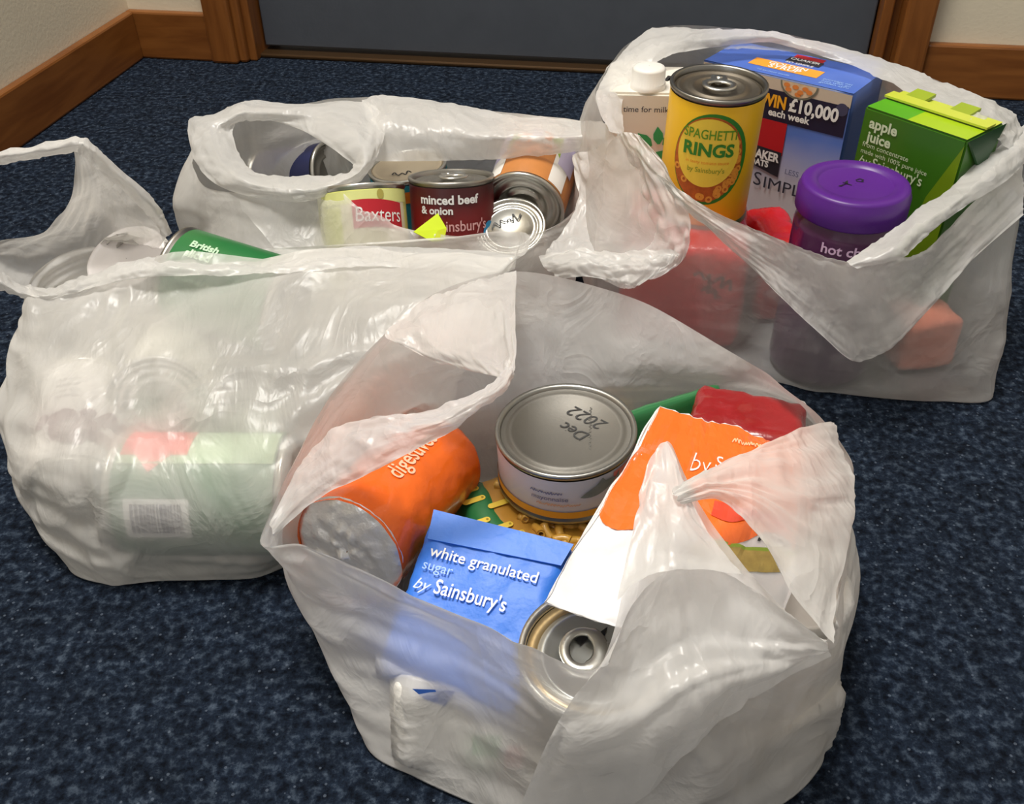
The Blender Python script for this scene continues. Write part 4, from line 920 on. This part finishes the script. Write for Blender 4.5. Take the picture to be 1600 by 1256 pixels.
film('folded_rim', [
 [U(965, 205, 0.170), U(1040, 282, 0.158), U(1120, 332, 0.150), U(1200, 368, 0.144), U(1270, 394, 0.140), U(1330, 412, 0.138), U(1385, 405, 0.134), U(1440, 393, 0.133), U(1500, 340, 0.138), U(1596, 238, 0.152)],
 [U(972, 216, 0.166), U(1055, 305, 0.150), U(1135, 365, 0.138), U(1210, 415, 0.122), U(1275, 455, 0.108), U(1330, 487, 0.098), U(1385, 475, 0.100), U(1445, 440, 0.110), U(1510, 380, 0.122), U(1600, 285, 0.142)],
 [U(980, 226, 0.160), U(1070, 322, 0.143), U(1150, 395, 0.125), U(1222, 466, 0.102), U(1285, 525, 0.078), U(1335, 564, 0.060), U(1390, 545, 0.068), U(1455, 480, 0.094), U(1515, 410, 0.112), U(1600, 335, 0.130)],
], FH, root, 30, 120, False, 0.0022, 8.2, label='near rim folded down outside in a wide point', along=2.5, across=14)
film('handle', [
 [U(1322, 409, 0.140), U(1375, 372, 0.146), U(1430, 330, 0.152), U(1490, 288, 0.158), U(1545, 240, 0.166), U(1600, 195, 0.172)],
 [U(1330, 415, 0.140), U(1395, 388, 0.150), U(1445, 348, 0.156), U(1500, 308, 0.162), U(1555, 262, 0.169), U(1605, 222, 0.172)],
 [U(1340, 420, 0.138), U(1412, 400, 0.144), U(1455, 362, 0.150), U(1506, 324, 0.156), U(1568, 285, 0.160), U(1606, 250, 0.164)],
], FH, root, 14, 60, False, 0.0018, 2.2, label='gathered handle strip', along=1.5, across=10)

# ---- bag C
root = thing('carrier_bag', 'white plastic carrier bag holding the minced beef can and a ring of looped handle', 'bag', W(-0.1, 0.8, 0), 'white plastic carrier bags of groceries')
cols = [
 [W(-0.285, 0.74, 0.002), U(312, 372, 0.045), U(308, 330, 0.08), U(322, 292, 0.102)],
 [W(-0.25, 0.70, 0.002), W(-0.25, 0.695, 0.04), U(400, 350, 0.085), U(420, 305, 0.104)],
 [W(-0.17, 0.685, 0.002), W(-0.17, 0.682, 0.04), U(520, 352, 0.08), U(512, 310, 0.098)],
 [W(-0.09, 0.690, 0.002), W(-0.09, 0.687, 0.04), U(630, 382, 0.08), U(632, 356, 0.090)],
 [W(-0.03, 0.692, 0.002), W(-0.03, 0.689, 0.04), U(740, 386, 0.078), U(745, 371, 0.085)],
 [W(0.02, 0.70, 0.002), W(0.02, 0.70, 0.04), U(830, 382, 0.075), U(845, 362, 0.084)],
 [W(0.055, 0.73, 0.002), W(0.06, 0.73, 0.04), W(0.062, 0.73, 0.08), U(905, 320, 0.100)],
 [W(0.050, 0.80, 0.002), W(0.055, 0.80, 0.04), W(0.060, 0.80, 0.09), U(935, 238, 0.125)],
 [W(0.030, 0.89, 0.002), W(0.035, 0.89, 0.04), W(0.04, 0.89, 0.09), U(945, 196, 0.130)],
 [W(-0.05, 0.91, 0.002), W(-0.05, 0.912, 0.04), W(-0.05, 0.912, 0.09), U(760, 172, 0.135)],
 [W(-0.13, 0.91, 0.002), W(-0.13, 0.912, 0.04), W(-0.13, 0.91, 0.09), U(600, 150, 0.138)],
 [W(-0.22, 0.89, 0.002), W(-0.22, 0.895, 0.04), W(-0.22, 0.895, 0.09), U(470, 164, 0.130)],
 [W(-0.285, 0.84, 0.002), W(-0.29, 0.845, 0.04), W(-0.295, 0.85, 0.085), U(335, 182, 0.122)],
 [W(-0.295, 0.79, 0.002), W(-0.302, 0.79, 0.04), W(-0.302, 0.79, 0.08), U(298, 240, 0.112)],
]
film('bag_body', [[c[i] for c in cols] for i in range(4)], FB, root, 40, 170, True, 0.0020, 5.1, SOL['C'], cap=True, along=2.5, across=18, edge='base')
film('folded_rim', [
 [U(565, 156, 0.138), U(600, 148, 0.140), U(670, 158, 0.139), U(740, 168, 0.138), U(830, 186, 0.136), U(915, 188, 0.134), U(950, 195, 0.132), U(975, 208, 0.130)],
 [U(575, 205, 0.130), U(605, 195, 0.135), U(680, 200, 0.134), U(750, 208, 0.134), U(830, 214, 0.134), U(905, 214, 0.132), U(940, 215, 0.130), U(968, 216, 0.128)],
 [U(578, 250, 0.112), U(615, 252, 0.108), U(690, 251, 0.108), U(760, 250, 0.110), U(830, 246, 0.113), U(893, 238, 0.118), U(930, 230, 0.122), U(962, 222, 0.125)],
], FH, root, 20, 90, False, 0.0022, 3.7, label='far rim folded over inwards', along=2, across=9)
outer = [(294, 188, .122), (338, 176, .126), (386, 158, .132), (470, 162, .134), (560, 155, .138), (602, 188, .134), (592, 236, .124), (572, 272, .116), (530, 300, .108), (470, 316, .104), (400, 308, .104), (338, 288, .106), (302, 246, .112)]
inner = [(362, 212, .118), (366, 196, .122), (386, 188, .126), (430, 190, .128), (476, 206, .128), (522, 234, .124), (552, 258, .118), (546, 268, .115), (516, 274, .113), (478, 274, .112), (440, 276, .111), (400, 268, .112), (376, 242, .115)]
mid = [((a[0] + b[0]) / 2, (a[1] + b[1]) / 2, (a[2] + b[2]) / 2 + 0.007) for a, b in zip(outer, inner)]
film('handle', [[U(*p) for p in inner], [U(*p) for p in mid], [U(*p) for p in outer]], FH, root, 22, 120, True, 0.0024, 6.6, label='looped handle lying open as a ring', along=2.2, across=16)
film('handle', [
 [UY(893, 242, 0.78), UY(932, 232, 0.74), UY(975, 207, 0.70), UY(1002, 212, 0.685)],
 [UY(905, 292, 0.74), UY(950, 280, 0.71), UY(1005, 262, 0.67), UY(1042, 262, 0.655)],
 [UY(892, 340, 0.71), UY(960, 345, 0.69), UY(1025, 320, 0.65), UY(1074, 325, 0.632)],
 [UY(870, 372, 0.69), UY(950, 385, 0.67), UY(1032, 380, 0.635), UY(1080, 372, 0.622)],
 [UY(852, 394, 0.67), UY(930, 408, 0.65), UY(1010, 415, 0.625), UY(1062, 412, 0.618)],
 [UY(856, 410, 0.66), UY(930, 432, 0.638), UY(980, 452, 0.618), UY(1012, 438, 0.612)],
], FH, root, 60, 60, False, 0.0040, 9.4, label='loose handle slumped against the next bag', along=5, across=6)
film('handle', [
 [UY(840, 398, 0.668), UY(900, 388, 0.653), UY(960, 398, 0.633), UY(1020, 392, 0.618), UY(1062, 398, 0.608)],
 [UY(850, 418, 0.648), UY(905, 408, 0.633), UY(965, 416, 0.616), UY(1010, 414, 0.606), UY(1046, 412, 0.600)],
 [UY(870, 436, 0.638), UY(915, 432, 0.623), UY(960, 440, 0.610), UY(985, 446, 0.603), UY(1000, 446, 0.600)],
], FH, root, 24, 50, False, 0.0030, 12.4, label='crumpled end of the handle', along=3, across=6)

# ---- bag B
root = thing('carrier_bag', 'white plastic carrier bag with cans on their sides and an empty standing handle', 'bag', W(-0.2, 0.53, 0), 'white plastic carrier bags of groceries')
cols = [
 [U(105, 882, 0.002), U(36, 790, 0.03), U(8, 690, 0.06), U(36, 560, 0.09), U(98, 458, 0.110)],
 [U(170, 914, 0.002), U(118, 852, 0.03), U(95, 735, 0.075), U(120, 580, 0.095), U(160, 430, 0.116)],
 [U(200, 913, 0.002), U(172, 856, 0.034), U(165, 735, 0.080), U(185, 568, 0.097), U(222, 414, 0.119)],
 [U(245, 908, 0.002), U(240, 850, 0.03), U(240, 730, 0.076), U(255, 560, 0.10), U(285, 404, 0.122)],
 [U(330, 906, 0.002), U(330, 850, 0.03), U(330, 728, 0.078), U(360, 560, 0.105), U(400, 404, 0.126)],
 [U(410, 900, 0.002), U(410, 850, 0.03), U(420, 728, 0.08), U(460, 560, 0.11), U(550, 386, 0.134)],
 [W(-0.128, 0.44, 0.002), W(-0.126, 0.44, 0.03), W(-0.118, 0.46, 0.08), U(560, 540, 0.117), U(680, 392, 0.139)],
 [W(-0.095, 0.50, 0.002), W(-0.085, 0.50, 0.03), W(-0.075, 0.505, 0.08), U(690, 520, 0.124), U(805, 402, 0.144)],
 [W(-0.07, 0.56, 0.002), W(-0.045, 0.56, 0.03), W(-0.03, 0.565, 0.07), W(-0.012, 0.575, 0.11), W(0.012, 0.610, 0.138)],
 [W(-0.10, 0.63, 0.002), W(-0.085, 0.64, 0.03), W(-0.065, 0.645, 0.07), W(-0.045, 0.648, 0.095), W(-0.04, 0.655, 0.112)],
 [W(-0.20, 0.64, 0.002), W(-0.20, 0.65, 0.03), W(-0.20, 0.655, 0.06), W(-0.20, 0.655, 0.085), W(-0.20, 0.662, 0.100)],
 [W(-0.31, 0.62, 0.002), W(-0.32, 0.635, 0.03), W(-0.325, 0.64, 0.06), W(-0.33, 0.65, 0.085), W(-0.330, 0.660, 0.105)],
 [W(-0.31, 0.52, 0.002), W(-0.345, 0.52, 0.03), W(-0.352, 0.53, 0.065), W(-0.35, 0.56, 0.09), U(50, 448, 0.108)],
]
film('bag_body', [[c[i] for c in cols] for i in range(5)], FB, root, 90, 220, True, 0.0042, 7.7, SOL['B'], cap=True, along=5, across=10, edge='base', diag=0.9, hf=1.1)
film('handle', [
 [UY(112, 222, 0.63), UY(128, 219, 0.63), UY(150, 232, 0.63)],
 [UY(118, 262, 0.635), UY(150, 268, 0.64), UY(200, 280, 0.63)],
 [UY(108, 318, 0.64), UY(160, 312, 0.655), UY(240, 322, 0.635)],
 [UY(70, 360, 0.65), UY(150, 355, 0.67), UY(258, 350, 0.64)],
 [UY(0, 376, 0.65), UY(130, 395, 0.67), UY(262, 366, 0.645)],
 [UY(-40, 390, 0.65), UY(100, 430, 0.66), UY(235, 400, 0.655)],
 [UY(-40, 420, 0.63), UY(60, 452, 0.63), UY(190, 425, 0.655)],
], FB, root, 50, 40, False, 0.0028, 3.1, label='tall side of the standing handle', along=2, across=5)
film('handle', [
 [UY(-45, 250, 0.625), UY(0, 236, 0.625), UY(60, 226, 0.627), UY(118, 214, 0.628), UY(140, 220, 0.628), UY(170, 248, 0.630), UY(230, 300, 0.632), UY(256, 335, 0.636), UY(268, 364, 0.640)],
 [UY(-45, 262, 0.617), UY(0, 247, 0.617), UY(60, 236, 0.619), UY(116, 226, 0.620), UY(138, 232, 0.620), UY(162, 256, 0.624), UY(222, 308, 0.627), UY(248, 340, 0.631), UY(262, 368, 0.636)],
 [UY(-45, 274, 0.625), UY(0, 258, 0.625), UY(60, 247, 0.627), UY(114, 238, 0.628), UY(134, 246, 0.628), UY(154, 266, 0.630), UY(214, 318, 0.632), UY(240, 348, 0.636), UY(256, 372, 0.640)],
], FH, root, 8, 80, False, 0.0012, 5.9, label='narrow rolled handle strip', along=1, across=20)
film('folded_rim', [
 [UY(-40, 400, 0.60), UY(0, 425, 0.60), UY(50, 448, 0.60), UY(110, 440, 0.60), UY(180, 415, 0.605), UY(240, 403, 0.61), UY(330, 404, 0.61), UY(420, 402, 0.61), UY(550, 384, 0.61), UY(690, 388, 0.61), UY(808, 398, 0.60)],
 [UY(-40, 418, 0.585), UY(0, 440, 0.585), UY(50, 460, 0.585), UY(110, 452, 0.588), UY(180, 428, 0.590), UY(240, 417, 0.59), UY(330, 416, 0.59), UY(420, 414, 0.59), UY(550, 400, 0.59), UY(690, 404, 0.59), UY(806, 412, 0.58)],
 [UY(-40, 430, 0.585), UY(0, 452, 0.585), UY(60, 468, 0.585), UY(115, 458, 0.585), UY(185, 440, 0.586), UY(245, 432, 0.585), UY(330, 430, 0.582), UY(420, 428, 0.580), UY(550, 418, 0.578), UY(690, 420, 0.575), UY(804, 425, 0.57)],
], FH, root, 14, 140, False, 0.0022, 14.9, label='crumpled near rim', along=1.5, across=22)

# ---- bag A
root = thing('carrier_bag', 'white plastic carrier bag nearest the viewer, holding sugar, biscuits and fish can', 'bag', W(0.04, 0.36, 0), 'white plastic carrier bags of groceries')
cols = [
 [U(570, 1162, 0.002), U(522, 1052, 0.03), U(462, 925, 0.065), U(412, 836, 0.100)],
 [U(650, 1215, 0.002), U(612, 1090, 0.035), U(556, 970, 0.075), U(476, 852, 0.106)],
 [U(765, 1268, 0.002), U(742, 1150, 0.04), U(705, 1030, 0.085), U(630, 920, 0.114)],
 [U(880, 1325, 0.002), U(868, 1210, 0.045), U(845, 1110, 0.085), U(775, 986, 0.119)],
 [U(970, 1345, 0.002), U(955, 1225, 0.045), U(930, 1130, 0.085), U(856, 1022, 0.121)],
 [U(1050, 1335, 0.002), U(1040, 1215, 0.045), U(1000, 1080, 0.092), U(938, 1036, 0.122)],
 [U(1110, 1312, 0.002), U(1100, 1195, 0.050), U(1060, 1020, 0.105), U(988, 830, 0.150)],
 [U(1160, 1292, 0.002), U(1155, 1180, 0.050), U(1110, 1020, 0.105), U(1040, 690, 0.166)],
 [U(1200, 1270, 0.002), U(1205, 1160, 0.050), U(1165, 1030, 0.105), U(1070, 762, 0.160)],
 [U(1240, 1245, 0.002), U(1250, 1130, 0.050), U(1225, 1040, 0.100), U(1165, 895, 0.138)],
 [U(1270, 1215, 0.002), U(1295, 1090, 0.050), U(1296, 1020, 0.085), U(1292, 1006, 0.116)],
 [U(1288, 1180, 0.002), U(1314, 1030, 0.050), U(1318, 940, 0.080), U(1314, 890, 0.112)],
 [W(0.188, 0.37, 0.002), W(0.202, 0.38, 0.04), U(1328, 800, 0.075), U(1328, 715, 0.110)],
 [W(0.172, 0.45, 0.002), W(0.186, 0.472, 0.04), W(0.186, 0.480, 0.075), U(1240, 616, 0.112)],
 [W(0.10, 0.49, 0.002), W(0.108, 0.502, 0.04), W(0.108, 0.508, 0.075), U(1130, 545, 0.112)],
 [W(0.03, 0.495, 0.002), W(0.03, 0.50, 0.04), W(0.03, 0.502, 0.08), U(1000, 470, 0.126)],
 [W(-0.045, 0.475, 0.002), W(-0.045, 0.48, 0.04), W(-0.035, 0.49, 0.09), U(808, 424, 0.150)],
 [W(-0.09, 0.44, 0.002), W(-0.097, 0.448, 0.04), W(-0.095, 0.460, 0.09), U(645, 476, 0.148)],
 [W(-0.105, 0.37, 0.002), W(-0.122, 0.375, 0.04), W(-0.132, 0.392, 0.08), U(515, 635, 0.128)],
]
film('bag_body', [[c[i] for c in cols] for i in range(4)], FA, root, 80, 240, True, 0.0034, 2.9, SOL['A'], cap=True, along=2.2, across=9, edge='base', diag=1.0, hf=0.55)
film('handle', [
 [U(1050, 765, 0.168), U(1054, 775, 0.169), U(1066, 788, 0.166)],
 [U(1105, 735, 0.163), U(1110, 755, 0.167), U(1125, 780, 0.162)],
 [U(1180, 700, 0.150), U(1182, 755, 0.157), U(1178, 830, 0.150)],
 [U(1250, 670, 0.132), U(1266, 780, 0.140), U(1240, 928, 0.132)],
 [U(1306, 658, 0.114), U(1332, 780, 0.116), U(1296, 1008, 0.116)],
], FH, root, 50, 50, False, 0.0024, 10.3, label='side handle pulled across to a narrow tip', along=2, across=7)
film('handle', [
 [U(420, 818, 0.108), U(470, 720, 0.122), U(530, 665, 0.140), U(600, 650, 0.152), U(690, 635, 0.160), U(770, 598, 0.164), U(796, 560, 0.164)],
 [U(424, 826, 0.108), U(490, 750, 0.124), U(560, 700, 0.143), U(630, 675, 0.155), U(700, 655, 0.162), U(772, 612, 0.166), U(800, 575, 0.165)],
 [U(428, 838, 0.105), U(500, 778, 0.120), U(580, 738, 0.136), U(650, 702, 0.148), U(715, 666, 0.156), U(775, 622, 0.160), U(803, 590, 0.161)],
], FH, root, 24, 70, False, 0.0020, 15.3, label='handle strip stretched over the biscuit tube', along=2, across=9)
film('handle', [
 [U(640, 478, 0.150), U(700, 452, 0.152), U(760, 434, 0.154), U(806, 420, 0.156)],
 [U(600, 520, 0.146), U(680, 500, 0.152), U(770, 490, 0.158), U(806, 480, 0.162)],
 [U(640, 545, 0.144), U(700, 545, 0.150), U(775, 560, 0.158), U(806, 545, 0.164)],
 [U(690, 570, 0.142), U(740, 580, 0.150), U(785, 590, 0.160), U(802, 585, 0.163)],
], FH, root, 30, 40, False, 0.0026, 18.3, label='upright tip of the standing handle', along=3, across=5)
film('loose_fold', [
 [U(945, 1030, 0.127), U(1000, 930, 0.145), U(1075, 880, 0.152), U(1165, 915, 0.144), U(1290, 1000, 0.123)],
 [U(905, 1078, 0.111), U(1000, 1040, 0.116), U(1080, 1000, 0.122), U(1172, 1000, 0.120), U(1293, 1008, 0.118)],
 [UY(858, 1155, 0.242), UY(980, 1140, 0.237), UY(1080, 1080, 0.244), UY(1180, 1050, 0.256), UY(1294, 1014, 0.268)],
 [UY(806, 1280, 0.236), UY(960, 1272, 0.232), UY(1090, 1165, 0.241), UY(1170, 1090, 0.254), UY(1296, 1020, 0.270)],
], FA, root, 40, 60, False, 0.0030, 21.3, label='slack front film folded over the shaded corner', along=2, across=5)
film('handle', [
 [U(1003, 768, 0.160), U(1018, 714, 0.167), U(1040, 688, 0.170), U(1058, 722, 0.168), U(1070, 764, 0.165)],
 [U(985, 850, 0.153), U(1020, 800, 0.160), U(1045, 790, 0.164), U(1075, 810, 0.163), U(1108, 832, 0.158)],
 [U(966, 940, 0.142), U(1010, 900, 0.153), U(1060, 890, 0.156), U(1110, 890, 0.154), U(1162, 900, 0.147)],
], FA, root, 30, 30, False, 0.0016, 25.3, label='doubled tip of the front handle', along=2, across=4)
